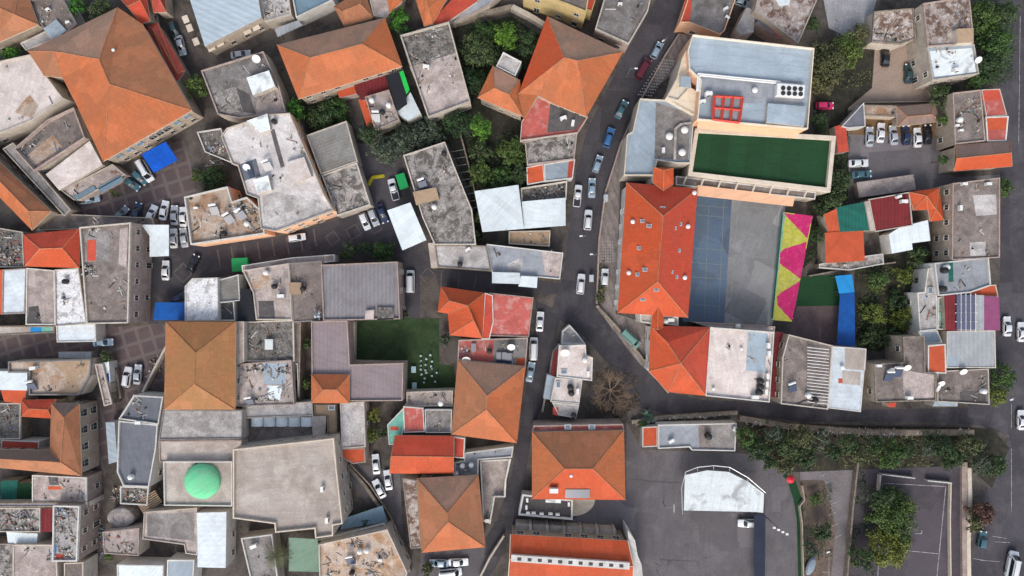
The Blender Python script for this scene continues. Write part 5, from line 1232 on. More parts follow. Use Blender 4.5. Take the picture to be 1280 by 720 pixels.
bd=[k for k in range(NX+1)]+[k*(NX+1)+NX for k in range(1,NY+1)]+[NY*(NX+1)+k for k in range(NX-1,-1,-1)]+[k*(NX+1) for k in range(NY-1,0,-1)]
for a,b in zip(bd,bd[1:]+bd[:1]): f.append([a,b,b+n0,a+n0]); mi.append(0)
link('board',v,f,[yl,pk,gn],scr,origin=org,midx=mi)
v=poly3([(977,268),(979,268),(966,398),(964,398)],.035); link('green_edge',v,[[3,2,1,0]],F['GRN'],scr,origin=org)
mb=MB()
for y in (272,300,330,360,398):
    mb=MB(); f=(y-265)/135; p=SP(1016-26*f,y,1); mb.tube((p.x+.15,p.y,0),(p.x+.15,p.y,z1),.09,n=6); mb.out('post',grey_metal,scr,origin=org)
canopy('sky blue flat canopy at the head of the blue strip',[(1044,345),(1065,343),(1068,365),(1049,367)],3.2,'SKY')
canopy('long dark blue canopy beside the turf patch',[(1050,367),(1068,365),(1069,433),(1046,431)],3.0,'BLU2')

# ================================================================== TOP RIGHT
flat('brown grey roof with red edge beside the main road',[(868,-25),(928,-25),(906,38),(900,43),(862,28),(850,28)],6,'G','peach',patches=[([(868,-25),(862,28),(850,28),(862,-25)],'RED')],items=[('ac',907,11,30,1.1),('ac',909,22,-40,1.1)],jname='brown grey roof')
flat('curved pale awning roof between two rooftops',[(933,9),(944,13),(942,40),(925,44),(920,36)],4.6,'LG','white',par=0,win=None)
flat('blotched pink and white roof at the top edge',[(944,12),(952,-25),(1032,-25),(1004,40),(998,54),(982,42)],7,'MR','pale',patches=[([(964,-12),(992,-12),(986,6),(974,8)],'W')],par=.4)
flat('small dark red and grey slanted roofs under blotched roof',[(944,28),(966,16),(988,30),(976,49),(962,40)],5,'SLA','pink',par=0,patches=[([(968,17),(988,30),(976,48),(960,34)],'RED')],win=None)
flat('rusty rubble roof beside the lined court',[(1093,14),(1142,10),(1145,48),(1126,55),(1090,52)],4.5,'MR','pale',par=.4,jk=40,win=None)
flat('rust blotched upper roof with square brown hatch',[(1154,4),(1212,-5),(1216,34),(1217,54),(1160,58)],8,'MR','pale',par=.4,blocks=[([(1196,36),(1217,35),(1217,53),(1197,54)],1.5,'TAN')],jk=12)
flat('white blue flat roof below the rust blotched roof',[(1159,58),(1218,55),(1224,92),(1166,100)],7.8,'BL','pale',par=.3,patches=[([(1162,64),(1215,60),(1220,90),(1168,96)],'WD')],items=[('ac',1195,88,0,1.5),('dish',1222,75,0,.9)],jk=8)
tiled('dark slate roof pair below the dirt yard',[(1120,133),(1168,129),(1176,152),(1122,158)],[(1134,146,.9),(1164,143,.9)],[(0,1,5,4),(1,2,5),(2,3,4,5),(3,0,4)],3.5,mat='gry',win=None)
flat('slanted dark blue slate roof with white edge',[(1052,158),(1080,128),(1082,158),(1060,160)],3.5,'SLA','white',par=.2,win=None)
flat('narrow striped roofs of orange and cream at the dirt yard',[(1080,131),(1122,132),(1121,146),(1082,144)],3.2,'RU','cream',par=.2,jk=6,win=None)
flat('low red roof beside the turf deck',[(1043,158),(1057,155),(1061,189),(1048,191)],3.2,'RED','pink',par=0,win=None)
flat('grey rooftop full of crates and pipes at upper right',[(1191,116),(1226,112),(1232,176),(1194,180)],7,'BR','cream',par=.4,items=[('tank',1199,150),('ac',1201,163),('ac',1196,157)],jk=45)
flat('two stacked terracotta lean-to roofs beside crate rooftop',[(1227,112),(1250,111),(1259,144),(1233,146)],6,'RPK','cream',par=.1,win=None,patches=[([(1227,112),(1249,111),(1251,124),(1228,126)],'RED')])
flat('stepped orange roof above the two tone gable roof',[(1232,146),(1261,145),(1258,176),(1234,177)],6.2,'ORP','cream',par=.1,win=None,patches=[([(1233,162),(1256,162),(1256,175),(1235,176)],'RPK')])
tiled('two tone grey and orange gable roof near the right road',[(1194,181),(1262,176),(1265,208),(1192,214)],[(1196,198,1.6),(1264,191,1.6)],[(0,1,5,4),(5,2,3,4)],6.8,mat='new',fmats={0:'gry'},win='plain')
flat('old stone roof at the lower edge of the parking lot',[(1071,228),(1142,218),(1145,237),(1074,247)],2.0,'PK','stone',par=0,win=None)
flat('brown flat roof with white square patch at right road',[(1191,229),(1250,222),(1250,322),(1190,325)],7.5,'BR','cream',par=.35,patches=[([(1216,244),(1245,243),(1246,268),(1220,270)],'LG'),([(1212,303),(1232,302),(1232,320),(1213,320)],'LG')],items=[('ac',1205,230,0,1.2),('ac',1235,230,0,1.2),('ac',1200,260,90,1.2)],jk=12)
flat('deep green ribbed roof next to the dark red roof',[(1046,259),(1082,252),(1089,288),(1050,290)],4.6,'GRN','cream',par=0,win=None)
flat('cream ridge wall between green and dark red roofs',[(1081,252),(1086,251),(1093,288),(1088,289)],5,'BE','pale',par=0,win=None)
flat('dark red flat roof with two small chimneys',[(1086,249),(1137,240),(1141,282),(1094,290)],5,'MAR','cream',par=.15,items=[('ac',1123,246,20,1.2),('ac',1129,252,0,1.5)],win=None)
tiled('orange roof wrapped around a plant filled balcony',[(1136,240),(1174,235),(1180,275),(1163,277),(1160,262),(1142,263)],[(1158,245,.9),(1170,262,.9)],[(0,1,7,6),(1,2,7),(2,3,7),(3,4,6,7),(4,5,6),(5,0,6)],5.2,mat='new',win=None)
flat('stepped white roof below the dark red roof',[(1111,293),(1125,284),(1160,275),(1163,301),(1140,304),(1141,312),(1115,317)],4.6,'W','white',par=0,win=None)
flat('vivid orange flat roof right of the play courts',[(1031,291),(1079,287),(1081,326),(1032,329)],4.4,'ORP','pale',par=0,win=None)
flat('short orange roof piece left of the green roof',[(1030,268),(1045,261),(1050,290),(1035,291)],4.2,'ORP','pale',par=0,win=None)
flat('narrow concrete ledge below the vivid orange roof',[(1081,320),(1104,317),(1105,330),(1062,338),(1024,335),(1024,330)],2.6,'MT','stone',par=.2,win=None,jk=8)
# right centre
flat('light grey rooftop with green strip and white rim',[(1168,329),(1236,321),(1239,357),(1213,366),(1173,370)],7,'BG','white',par=.4,patches=[([(1185,326),(1191,325),(1192,352),(1186,353)],'GRN')],items=[('btank',1180,338,0,1.2),('btank',1178,361,0,1.2),('tank',1183,334)],jk=10)
flat('small orange roof between grey rooftop and purple roof',[(1213,358),(1245,356),(1248,371),(1213,370)],6,'ORP','cream',par=.1,win=None)
flat('purple roof house crowned by a grid of solar panels',[(1180,369),(1249,371),(1250,413),(1182,413)],7,'MAG','cream',par=0,patches=[([(1196,368),(1230,369),(1230,413),(1197,413)],'RV'),([(1180,369),(1196,369),(1197,413),(1182,413)],'MAR')],win='plain')
pr=[o for o in COL.objects if o.get('label','').startswith('purple roof house')][0]; oo=Vector((pr.location.x,pr.location.y,0))
for i in range(4):
    for j in range(4):
        ww=ccw([P(u,v_,6.5) for u,v_ in [(1196+i*6,369+j*11),(1201.2+i*6,369+j*11),(1201.2+i*6,379+j*11),(1196+i*6,379+j*11)]]); mb=MB(); mb.prism([(p.x,p.y) for p in ww],6.4,6.46); mb.out('solar_panel',plain('blue_grey_solar_panel',(.1,.11,.17),.3),pr,origin=oo)
mb=MB()
for i in range(4): mb.tube(P(1202.6+i*6-1.2,367,6.35),P(1202.6+i*6-1.2,413.5,6.35),.11,n=4)
for j in range(3): mb.tube(P(1194,380+j*11,6.35),P(1221,380+j*11,6.35),.11,n=4)
mb.out('panel_frame',white_p,pr,origin=oo)
flat('balcony strip with plants left of the purple roof',[(1172,372),(1180,371),(1181,412),(1173,412)],5.4,'TUR','white',par=.5,win=None,jk=20)
flat('white narrow houses stepping down left of purple roof',[(1147,366),(1156,365),(1160,336),(1170,333),(1172,412),(1150,414)],5.6,'LG','white',par=.3,items=[('sky',1164,363,90)],jk=12)
flat('pale blue ledge roof under the narrow white houses',[(1148,414),(1172,413),(1178,428),(1156,430)],5,'BL','white',par=.2,win=None)
flat('ribbed silver roof at the right road',[(1184,414),(1244,413),(1245,460),(1183,460)],6.8,'RV','cream',par=.15,patches=[([(1182,446),(1198,446),(1198,460),(1183,460)],'BL')])
flat('upright orange strip roof right of brown roof',[(1160,432),(1182,430),(1183,467),(1160,466)],7.6,'ORP','white',par=.1,win=None)
flat('grey brown rooftop with four round dishes near lower road',[(1093,455),(1130,453),(1129,421),(1156,420),(1157,465),(1171,468),(1170,501),(1095,503)],8,'BR','cream',par=.35,
   items=[('dish',1112,463,0,1.0),('dish',1120,460,0,1.0),('dish',1133,459,0,1.0),('solar',1111,470,0,1.0),('solar',1122,465,0,1.0),('ac',1136,497,0,1.4),('ac',1098,457,0,1.2)],patches=[([(1128,462),(1168,469),(1168,498),(1130,498)],'PK')])
flat('dark roof with satellite dishes right of round dish rooftop',[(1172,464),(1236,461),(1237,506),(1172,502)],6.6,'BR','pale',par=.35,items=[('dish',1175,479,0,1),('dish',1171,485,60,1),('dish',1203,464,0,1),('tank',1229,489)],patches=[([(1200,490),(1232,488),(1232,503),(1200,503)],'DG')],jk=12)
flat('little light blue canopy roof beneath the dark dish rooftop',[(1166,508),(1173,491),(1197,491),(1197,508)],3.8,'RL','white',par=0,win=None)
flat('grey striped roof with cream double wall near lower road',[(978,447),(986,418),(1041,432),(1035,512),(976,505)],7.5,'BR','cream',par=.4,win='plain',items=[('solar',990,484,20),('tank',1010,494),('btank',1019,500)],jk=12)
gs=[o for o in COL.objects if o.get('label','').startswith('grey striped roof')][0]; oo=Vector((gs.location.x,gs.location.y,0))
mb=MB()
for k in range(18): mb.tube(P(1009,434+k*4,7.0),P(1036,437+k*4,7.0),.09,n=4)
mb.out('slat_shade',white_p,gs,origin=oo)
flat('white roof with tan patches at the lower road',[(1041,433),(1083,436),(1076,515),(1035,510)],6.8,'RW','white',par=.1,patches=[([(1056,434),(1083,437),(1082,463),(1056,461)],'BE'),([(1053,463),(1076,465),(1075,482),(1053,480)],'BE'),([(1048,473),(1053,473),(1053,479),(1048,479)],'RED')],items=[('vent',1053,459,0,.8)])
flat('tiny red awning above the lower road',[(1109,504),(1120,503),(1120,509),(1111,509)],2.8,'RED','pink',par=0,win=None)
flat('small square red roof beside the grey flat roof',[(803,534),(822,533),(822,558),(803,559)],3.6,'ORP','white',par=.1,win=None)
flat('grey flat roof on the yard below the lower road',[(823,531),(921,529),(919,564),(865,563),(862,559),(823,561)],4.4,'BG','white',par=.4,ptop='white',patches=[([(873,530),(888,530),(888,560),(874,560)],'BR'),([(888,530),(918,530),(917,561),(888,561)],'G')],items=[('btank',885,545,0,1.3),('ac',839,551,30,1.3),('ac',918,536,60,1.2)],jname='grey yard roof')
canopy('large white canopy with a soot stain in the asphalt yard',[(855,638),(856,594),(884,588),(911,590),(935,602),(955,617),(954,641),(945,640)],5.5,'WD')
canopy('long navy shade canopy over the parking row',[(943,644),(957,644),(956,745),(943,745)],3.2,'NAVY')
# ================================================================== CARS
for a in [
 (226,57,-76,'sedan','silver','silver car on the lane beside the long narrow red roof'),
 (218,38,-70,'hatch','dteal','dark small car above the silver car near the blue metal roof'),
 (62,6,-45,'hatch','white','white car behind the corner roof at the top edge'),
 (232,126,-55,'sedan','ltblue','light blue car under the tree near the largest orange roof'),
 (301,68,8,'sedan','silver','silver car in the shade above the grey roofed house'),
 (821,63,62,'hatch','ltblue','white and teal small car parked high on the main road'),
 (804,86,61,'van','maroon','dark maroon van on the main road near the stained grey roof'),
 (777,137,62,'sedan','teal','dark teal car on the main road beside the steep orange roof'),
 (927,3,-22,'sedan','ltblue','pale car cut by the top edge right of the brown grey roof'),
 (1107,71,90,'sedan','black','black car alone in the middle of the dirt yard'),
 (1136,92,90,'sedan','dteal','dark green black car against the wall of the dirt yard'),
 (1031,132,0,'hatch','magenta','magenta car beside the school rooftop corner'),
 (761,172,72,'suv','blue','blue car on the main road above the silver cars'),
 (747,205,72,'hatch','ltblue','small pale blue car stopped below the blue car'),
 (740,235,88,'sedan','ltblue','blue grey car driving on the main road right of a white pickup'),
 (722,245,84,'pickup','white','white pickup beside the white roof sheet on the main road'),
 (735,275,86,'suv','white','big white car with dark glass roof in the main road bend'),
 (492,237,105,'pickup','white','white pickup next to the green skip'),
 (456,277,-68,'hatch','white','white hatchback parked left of the silver one in the lane'),
 (467,272,-68,'hatch','silver','silver hatchback between a white and a navy car in the lane'),
 (478,267,-70,'sedan','navy','navy car right of the silver hatchback in the lane'),
 (371,297,8,'hatch','white','small white car under the wall of the pale pink rooftop'),
 (111,249,8,'pickup','ltblue','light blue pickup on the brick square below faded blue awning'),
 (164,229,-38,'sedan','teal','grey teal car near the tarpaulin, left of its neighbour'),
 (175,222,-42,'hatch','teal','grey teal hatchback closest to the blue tarpaulin'),
 (151,268,48,'sedan','grey','grey car at the lower left of the brick square'),
 (171,265,78,'sedan','navy','navy car between the grey car and the white row'),
 (189,268,68,'sedan','white','white car tilted at the left end of the square row'),
 (205,263,80,'sedan','white','second white car from the left in the square row'),
 (218,269,90,'sedan','silver','silver white car beside the white wall corner of the square'),
 (229,271,92,'sedan','white','white car half hidden at the right end of the square row'),
 (182,214,-60,'van','white','white van sticking out under the bright blue tarpaulin'),
 (217,298,92,'sedan','white','white car right of the white flat canopy'),
 (230,297,98,'sedan','silver','silver car beside the cream walled rooftop corner'),
 (207,338,90,'sedan','white','white car alone below the white flat canopy'),
 (241,330,66,'sedan','black','black car slanted in the lane opposite the white car'),
 (224,372,30,'hatch','navy','dark car half under the blue flat canopy'),
 (129,428,2,'sedan','ltblue','pale blue car in the alley right of the low white roof'),
 (513,352,90,'van','white','white van in the street right of the ribbed grey roof'),
 (726,355,85,'suv','white','white car with black roof in the main road junction'),
 (756,347,87,'hatch','white','white car on the pavement beside the school wall'),
 (675,402,86,'sedan','white','white car parked beside the worn red membrane roof'),
 (667,436,88,'van','white','white van parked beside the panel terrace'),
 (663,465,80,'sedan','ltblue','silver blue car beside the terracotta pyramid roof'),
 (788,423,-43,'van','van','green grey van on the school forecourt'),
 (1259,408,90,'sedan','white','white car on the right road beside the purple roof'),
 (1277,415,90,'sedan','white','white car cut by the right edge near the purple roof'),
 (1277,525,90,'sedan','white','white car cut by the right edge near the lower road'),
 (1087,171,88,'sedan','silver','silver car first from the left in the parking lot row'),
 (1101,166,85,'sedan','white','white car second in the parking lot row'),
 (1117,169,95,'sedan','silver','grey white car third in the parking lot row'),
 (1133,169,92,'sedan','navy','navy car fourth in the parking lot row'),
 (1147,172,92,'sedan','white','white car next to the black car in the parking lot row'),
 (1160,168,90,'sedan','black','black car last in the parking lot row'),
 (1073,204,2,'sedan','white','white car standing crosswise at the left of the parking lot'),
 (1077,218,4,'sedan','teal','teal car below the crosswise white car in the parking lot'),
 (159,471,82,'suv','white','white car left of its twin under the sandy square corner'),
 (172,468,86,'sedan','silver','pale grey car right of the white one under the square corner'),
 (470,580,95,'sedan','white','white car at the head of the parking alley'),
 (485,600,98,'sedan','white','white car right of the slanted one in the parking alley'),
 (474,611,118,'sedan','white','slanted white car lowest in the parking alley'),
 (549,704,178,'sedan','ltblue','blue grey car left under the brown pyramid roof'),
 (573,703,2,'sedan','white','white car right under the brown pyramid roof'),
 (563,716,6,'van','white','white van at the bottom edge of the parking yard'),
 (935,654,180,'suv','white','white car peeking out of the long navy canopy'),
 (1228,675,80,'hatch','teal','teal car beside the russet tree at the right road'),
 (1265,705,79,'van','white','long white van at the lower right road'),
]: 
    gz=.05 if not (745<a[0]<790 and 330<a[1]<430) else .16
    car(*a,group='vehicles parked around the town',z=gz,sc=1.15 if a[0] in (1265,) else 1.0)

by={o['label']:o for o in COL.objects if o.parent is None and o.get('label')}
rt=by['light blue ribbed metal roof at the top edge']; o0=Vector((rt.location.x,rt.location.y,0))
for x,y,a in [(264,60,25),(275,54,25),(309,39,25),(320,34,25),(232,24,-68),(237,35,-68),(245,52,-68)]:
    p=P(x,y,3.6); mb=MB(); mb.box((p.x,p.y,3.6),(1.7,1.35,.12),R(a)); mb.box((p.x,p.y,3.45),(1.5,1.15,.14),R(a)); mb.out('window_awning',A['bright'],rt,origin=o0)
rt=by['largest old orange tiled roof with five slopes, top left']
A0=Vector((P(129,202,7).x,P(129,202,7).y)); B0=Vector((P(240,138,7).x,P(240,138,7).y)); dd=(B0-A0).normalized(); nn_=Vector((dd.y,-dd.x)); an=math.atan2(nn_.y,nn_.x)-math.pi/2; LL=(B0-A0).length
wl=[o for o in rt.children if o.name.startswith(('window','door'))]
for o in wl:
    for c_ in list(o.children): bpy.data.objects.remove(c_)
    ALLWIN[:]=[t for t in ALLWIN if t[0]!=o]; bpy.data.objects.remove(o)
base=A0-nn_*.42
for s_ in (.5,.58,.66): q=base+dd*LL*s_; place_window(rt,None,'arch',Vector((q.x,q.y,4.6)),an)
for s_ in (.12,.24,.36,.78,.9): q=base+dd*LL*s_; place_window(rt,None,'shutter',Vector((q.x,q.y,4.8)),an,None,blue_shutter)
for s_ in (.12,.24,.36,.5,.66,.78,.9): q=base+dd*LL*s_; place_window(rt,None,'plain',Vector((q.x,q.y,1.8)),an)
# ================================================================== TREES
for a in [
 (96,5,13,6,'bright','bright green tree left behind the largest orange roof'),
 (126,12,17,6,'dark','dark tree touching the upper edge of the largest orange roof'),
 (13,70,15,5,'bright','bright green tree left of the light grey flat roof'),
 (243,105,17,6,'mid','green tree beside the long narrow red roof'),
 (368,137,15,6,'bright','round bright tree under the long hipped orange roof'),
 (400,145,22,5,'dark','dark tree right of the round bright tree'),
 (420,135,17,4.5,'mid','mid green bush tree under the small red roofs'),
 (498,24,17,6,'bright','bright tree right of the long hipped roof'),
 (503,40,14,5,'dark','dark tree at the corner of the abandoned house'),
 (632,45,18,7,'bright','feathery bright tree in the top centre garden'),
 (600,62,26,7,'dark','wide dark tree in the top centre garden'),
 (660,52,19,6,'dark','dark tree beside the steep orange roof'),
 (590,100,20,5,'dark','deep green tree between abandoned house and small roof wing'),
 (605,40,18,5,'mid','mid green tree under the lane wall'),
 (602,158,16,9,'bright','ball shaped lime green tree in the middle garden'),
 (572,153,20,6,'dark','dark tree left of the ball shaped tree'),
 (535,165,22,6,'grey','grey green tree above the mottled concrete house'),
 (505,178,24,7,'grey','large grey green tree over the lane'),
 (478,185,22,7,'grey','grey green tree beside the ribbed fibre roof'),
 (462,168,16,6,'dark','dark tree under the narrow orange strip'),
 (640,190,22,5.5,'mid','green tree right in the middle garden'),
 (625,222,19,5,'mid','broad green tree above the square white sheet'),
 (598,215,18,5,'mid','green tree left in the middle garden'),
 (650,218,14,5,'dark','dark tree beside the small bright red roof'),
 (600,190,18,4.5,'dark','dim tree in the centre of the middle garden'),
 (598,272,8,4,'dark','narrow dark shrub tree between mottled house and white sheet'),
 (594,295,9,3.5,'dark','low dark shrub below the square white sheet'),
 (264,222,19,4.5,'dark','dark tree on the left of the pale pink rooftop'),
 (246,220,11,3,'mid','flowering bush at the edge of the brick square'),
 (435,314,13,4.5,'dark','small dark tree above the ribbed grey roof'),
 (478,316,17,5,'mid','green tree at the right above ribbed grey roof'),
 (456,310,10,4,'dark','dark shrub between two trees above the ribbed roof'),
 (133,446,9,4,'dark','small round tree in the alley by the striped strip'),
 (506,395,8,4,'dark','dark shrub right of the ribbed grey roof'),
 (383,430,8,3,'dark','dark shrub in the pit beside the mauve roof'),
 (382,480,8,3,'mid','green shrub lower in the pit beside the mauve roof'),
 (555,425,9,3.5,'grey','grey shrub at the corner of the lawn'),
 (1042,72,26,7,'olive','big olive tree beside the dirt yard'),
 (1062,62,24,6,'mid','mid green tree by the lined court'),
 (1032,98,20,5,'olive','olive tree low beside the school rooftop'),
 (1075,42,15,5,'olive','small olive tree under the lined court'),
 (1018,30,11,5,'dark','dark tree right of the blotched roof'),
 (1025,150,13,4.5,'dark','dark tree at the corner of the turf deck'),
 (1232,20,24,8,'mid','tall green tree at the upper right road'),
 (1248,50,27,8,'mid','broad green tree right of the rust blotched roof'),
 (1237,85,24,8,'dark','dark green tree right of the white blue roof'),
 (1222,105,15,6,'mid','smaller tree above the crate rooftop'),
 (1258,18,18,8,'dark','dark tree above the broad green tree'),
 (1178,118,17,6,'dark','dark tree between white blue roof and crate rooftop'),
 (1177,150,7,5,'mid','slim tree in front of the crate rooftop'),
 (1177,200,7,5,'mid','slim bush at the end of the parking lot'),
 (1052,225,19,5,'dark','dark tree right of the turf deck'),
 (1044,252,17,5,'dark','dark tree above the short orange roof'),
 (1030,262,12,4.5,'dark','small dark tree at the play court corner'),
 (1022,295,12,5,'dark','dark tree left of the vivid orange roof'),
 (1258,235,13,4,'mid','street tree right of the brown flat roof'),
 (1100,350,14,4.5,'mid','upper bush in the overgrown plot'),
 (1130,345,14,4,'yel','yellow green bush in the overgrown plot'),
 (1150,320,15,4.5,'dark','dark tree below the stepped white roof'),
 (1095,392,17,4,'yel','lower left yellow green tree of the plot'),
 (1132,398,17,4,'yel','lower right yellow green tree of the plot'),
 (1120,425,16,4,'dark','dark tree below the yellow green pair'),
 (1092,425,16,4,'dark','dark tree at the foot of the blue canopy'),
 (1125,375,15,3.5,'dark','dim tree in the middle of the overgrown plot'),
 (466,520,10,4,'yel','upper yellow green tree beside the turquoise terrace'),
 (466,545,11,4,'yel','lower yellow green tree beside the turquoise terrace'),
 (478,540,8,3,'dark','dark shrub touching the turquoise terrace'),
 (1255,470,18,6,'mid','tree at the corner of the ribbed silver roof'),
 (1252,495,15,5,'yel','yellowish tree above the lower road mouth'),
 (1122,648,33,7,'mid','big tree over the dark ball court'),
 (1114,690,28,7,'yel','yellow green tree below the big court tree'),
 (1130,672,18,6,'mid','green tree right part of the court tree cluster'),
 (1078,700,17,6,'dark','dark tree left of the ball court'),
 (1107,622,17,6,'dark','dark upper tree at the ball court corner'),
 (1232,645,19,5,'rust','russet leaved tree beside the right road'),
 (1218,655,13,5,'olive','olive tree touching the russet tree'),
 (1030,665,15,5,'dark','dark tree beside the green path'),
 (1020,625,9,3,'mid','small bush beside the green path'),
 (980,583,14,5,'olive','olive tree at the head of the green path'),
 (1015,688,11,4,'grey','pale grey green tree beside the green path'),
 (370,660,6,3,'mid','small shrub under the vast cream rooftop'),
 (455,650,13,3.5,'dark','dark shrub in the triangle yard'),
 (315,705,10,3,'dark','dark shrub between ribbed white roof and grey terrace'),
 (535,712,10,3,'olive','shrub at the bottom edge left of parked cars'),
 (136,697,6,3,'mid','tiny shrub beside the pitted pale roof'),
 (803,530,6,3,'mid','round shrub beside the small square red roof'),
 (751,372,6,2.5,'olive','upper roadside shrub on the school pavement'),
 (752,362,5,2.5,'olive','second roadside shrub on the school pavement'),
]:
    x,y,r,h,lf,lb=a; tree(x,y,r,h,lf,lb)
# the wooded slope: a row of conifers and broad trees one can tell apart
rn=random.Random(11);  slope=[(932,545,14,'mid'),(950,560,17,'dark'),(967,545,15,'grey'),(962,575,14,'dark'),(985,560,16,'dark'),(1003,550,14,'olive'),(1010,568,16,'dark'),(1028,555,15,'grey'),
 (1043,568,15,'dark'),(1060,553,15,'dark'),(1078,564,15,'olive'),(1095,552,14,'dark'),(1115,562,16,'mid'),(1133,556,15,'dark'),(1155,562,13,'grey'),(1175,556,15,'dark'),(1195,566,16,'dark'),(1215,558,15,'olive'),(1232,572,17,'grey'),(1248,580,14,'dark')]
for i,(x,y,r,lf) in enumerate(slope):
    tree(x,y+1+rn.uniform(-5,7),r*rn.uniform(.75,1.3),6.5+rn.random()*2.5,lf,{'mid':'fresh green','dark':'dark green','grey':'grey green','olive':'olive'}[lf]+' tree of the slope, '+['leftmost of the row','second from the left','third from the left','low beside the asphalt yard','fifth from the left','just left of the bend of stones','seventh from the left','eighth from the left','ninth from the left','under the longest wall stretch','eleventh from the left','twelfth from the left','middle one under the wall','fourteenth from the left','sixth from the right','fifth from the right','fourth from the right','third from the right','second from the right','rightmost of the row'][i],name='slope_tree',group='trees of the wooded slope',flatness=1.0)
bare_tree(765,490,34,7,'leafless brown tree on the road fork beside the white house')
cover('dry brown brush around the leafless tree',[(742,470),(765,455),(795,470),(800,505),(775,525),(742,515)],'dry',9,.9,seed=31,patch=.9)
palm(345,697,6.5,3.6,'palm tree beside the sage green shade sail')
# agave-like pale plant at the road bend
rt=root('agave_plant','spiky pale green plant at the bend of the lower road','plant',P(809,520,0)); Q=[]; rg=np.random.default_rng(2)
for i in range(60):
    a=i*2.399; el=rg.uniform(.25,1.2); l=rg.uniform(1.2,2.4); d=np.array([math.cos(a)*math.cos(el),math.sin(a)*math.cos(el),math.sin(el)]); pe=np.array([-math.sin(a),math.cos(a),0])*.16; o=np.array([0,0,.3])
    Q+=[o-pe,o+d*l*.6-pe*.8,o+d*l,o+d*l*.6+pe*.8]
quads_obj('leaves',np.array(Q),leafmat('agave_leaves',(.14,.22,.16),(.08,.14,.11)),rt)
cover('dense undergrowth of the top centre garden',[(565,35),(640,20),(690,55),(655,90),(620,82),(597,122),(590,125)],'dark',9,1.0,seed=2)
cover('undergrowth of the middle garden among the trees',[(575,170),(658,165),(660,235),(600,245),(585,205)],'dark',8,1.0,seed=3)
cover('grey green scrub over the lane verge',[(455,165),(500,152),(590,135),(600,160),(550,180),(505,195),(470,200)],'grey',7,.9,seed=4)
cover('weeds of the overgrown plot left of the purple roof',[(1070,335),(1155,305),(1165,340),(1148,400),(1105,440),(1072,435)],'dark',7,.8,seed=5,patch=.1)
cover('grass tufts among the weeds of the overgrown plot',[(1075,340),(1150,315),(1148,390),(1105,425),(1080,425)],'yel',4,.6,seed=15,patch=-.2)
cover('undergrowth beneath the slope trees',[(925,535),(1235,545),(1255,575),(1235,600),(1208,580),(990,588),(930,562)],'olive',6,.9,seed=6,patch=.2)
cover('brambles beside the olive trees at upper right',[(1018,45),(1090,55),(1088,105),(1050,112),(1020,110)],'olive',5,.6,seed=7,patch=.1)
cover('creeping plants right of the turf deck',[(1020,160),(1062,165),(1060,250),(1020,330),(1005,330),(1018,260)],'dark',8,.8,seed=8)
cover('thicket under the green trees of the right road',[(1222,0),(1266,0),(1266,100),(1240,112),(1215,108),(1222,95)],'dark',8,1.2,seed=9)
cover('plants under the long hipped roof',[(370,120),(420,112),(445,155),(400,160),(383,150)],'dark',8,.8,seed=10)
cover('ivy of the narrow plot with poles',[(556,172),(578,178),(602,290),(592,300),(588,240)],'dark',6,.6,seed=12)
cover('shrubs along the green path',[(1004,600),(1040,605),(1040,700),(1005,720)],'dark',4,.7,seed=13,patch=.0)
cover('verge of weeds beside the ball court',[(1066,585),(1080,590),(1095,740),(1055,740)],'dark',6,.9,seed=14,patch=.2)
cover('roadside weeds at the school pavement',[(748,322),(755,326),(755,382),(747,378)],'olive',12,.5,seed=16,z0=.13)
cover('potted flowers and herbs at the brick square',[(137,237),(160,232),(158,243),(140,247)],'mid',12,.7,seed=17)

# ================================================================== SMALL THINGS
def skip(x,y,w,l,a,m,label,name='waste_skip',cat='skip'):
    p=P(x,y,1); rt=root(name,label,cat,(p.x,p.y,.03),R(a)); mb=MB()
    v=[]; 
    mb.box((0,0,.75),(w,l,1.4),taper=1.06); mb.out('body',m,rt); mb=MB(); mb.box((0,0,1.5),(w*1.12,l*1.12,.08)); mb.out('lid',m,rt)
    mb=MB(); 
    for sx in (-1,1):
        for sy in (-1,1): mb.tube((sx*w*.4-.05,sy*l*.4,.1),(sx*w*.4+.05,sy*l*.4,.1),.1,n=8)
    mb.out('wheel',tyre,rt)
gp=plain('green_container_paint',(.01,.3,.08),.5)
skip(503,227,1.9,3.2,18,gp,'bright green skip beside the white pickup')
skip(301,331,3.4,2.8,3,gp,'bright green container in the banded lane')
wp=plain('white_plastic',(.4,.52,.52),.5)
def chair_mesh():
    s=MB(); s.box((0,0,.42),(.44,.44,.05)); b=MB(); b.box((0,.21,.66),(.44,.05,.45)); l=[]
    for sx in (-1,1):
        for sy in (-1,1):
            m=MB(); m.tube((sx*.19,sy*.19,0),(sx*.19,sy*.19,.41),.03,n=5); l.append(_data(m.out('leg',wp)))
    return [('seat',_data(s.out('seat',wp))),('backrest',_data(b.out('backrest',wp)))]+[('leg',d) for d in l]
cm=chair_mesh(); rr=random.Random(4)
for x,y in [(526,445),(538,444),(526,451),(533,449),(540,452),(526,457),(532,456),(539,458),(526,462),(532,463),(540,461),(527,468),(533,466),(540,470),(531,473),(546,466),(544,477),(530,478)]:
    p=P(x,y,.4); rt=root('plastic_chair','white plastic chair standing on the small green lawn','chair',(p.x,p.y,.02),rr.uniform(0,6),'white chairs on the lawn'); rt.scale=(.95,)*3
    for n_,d_ in cm: o=bpy.data.objects.new(n_,d_); COL.objects.link(o); o.parent=rt
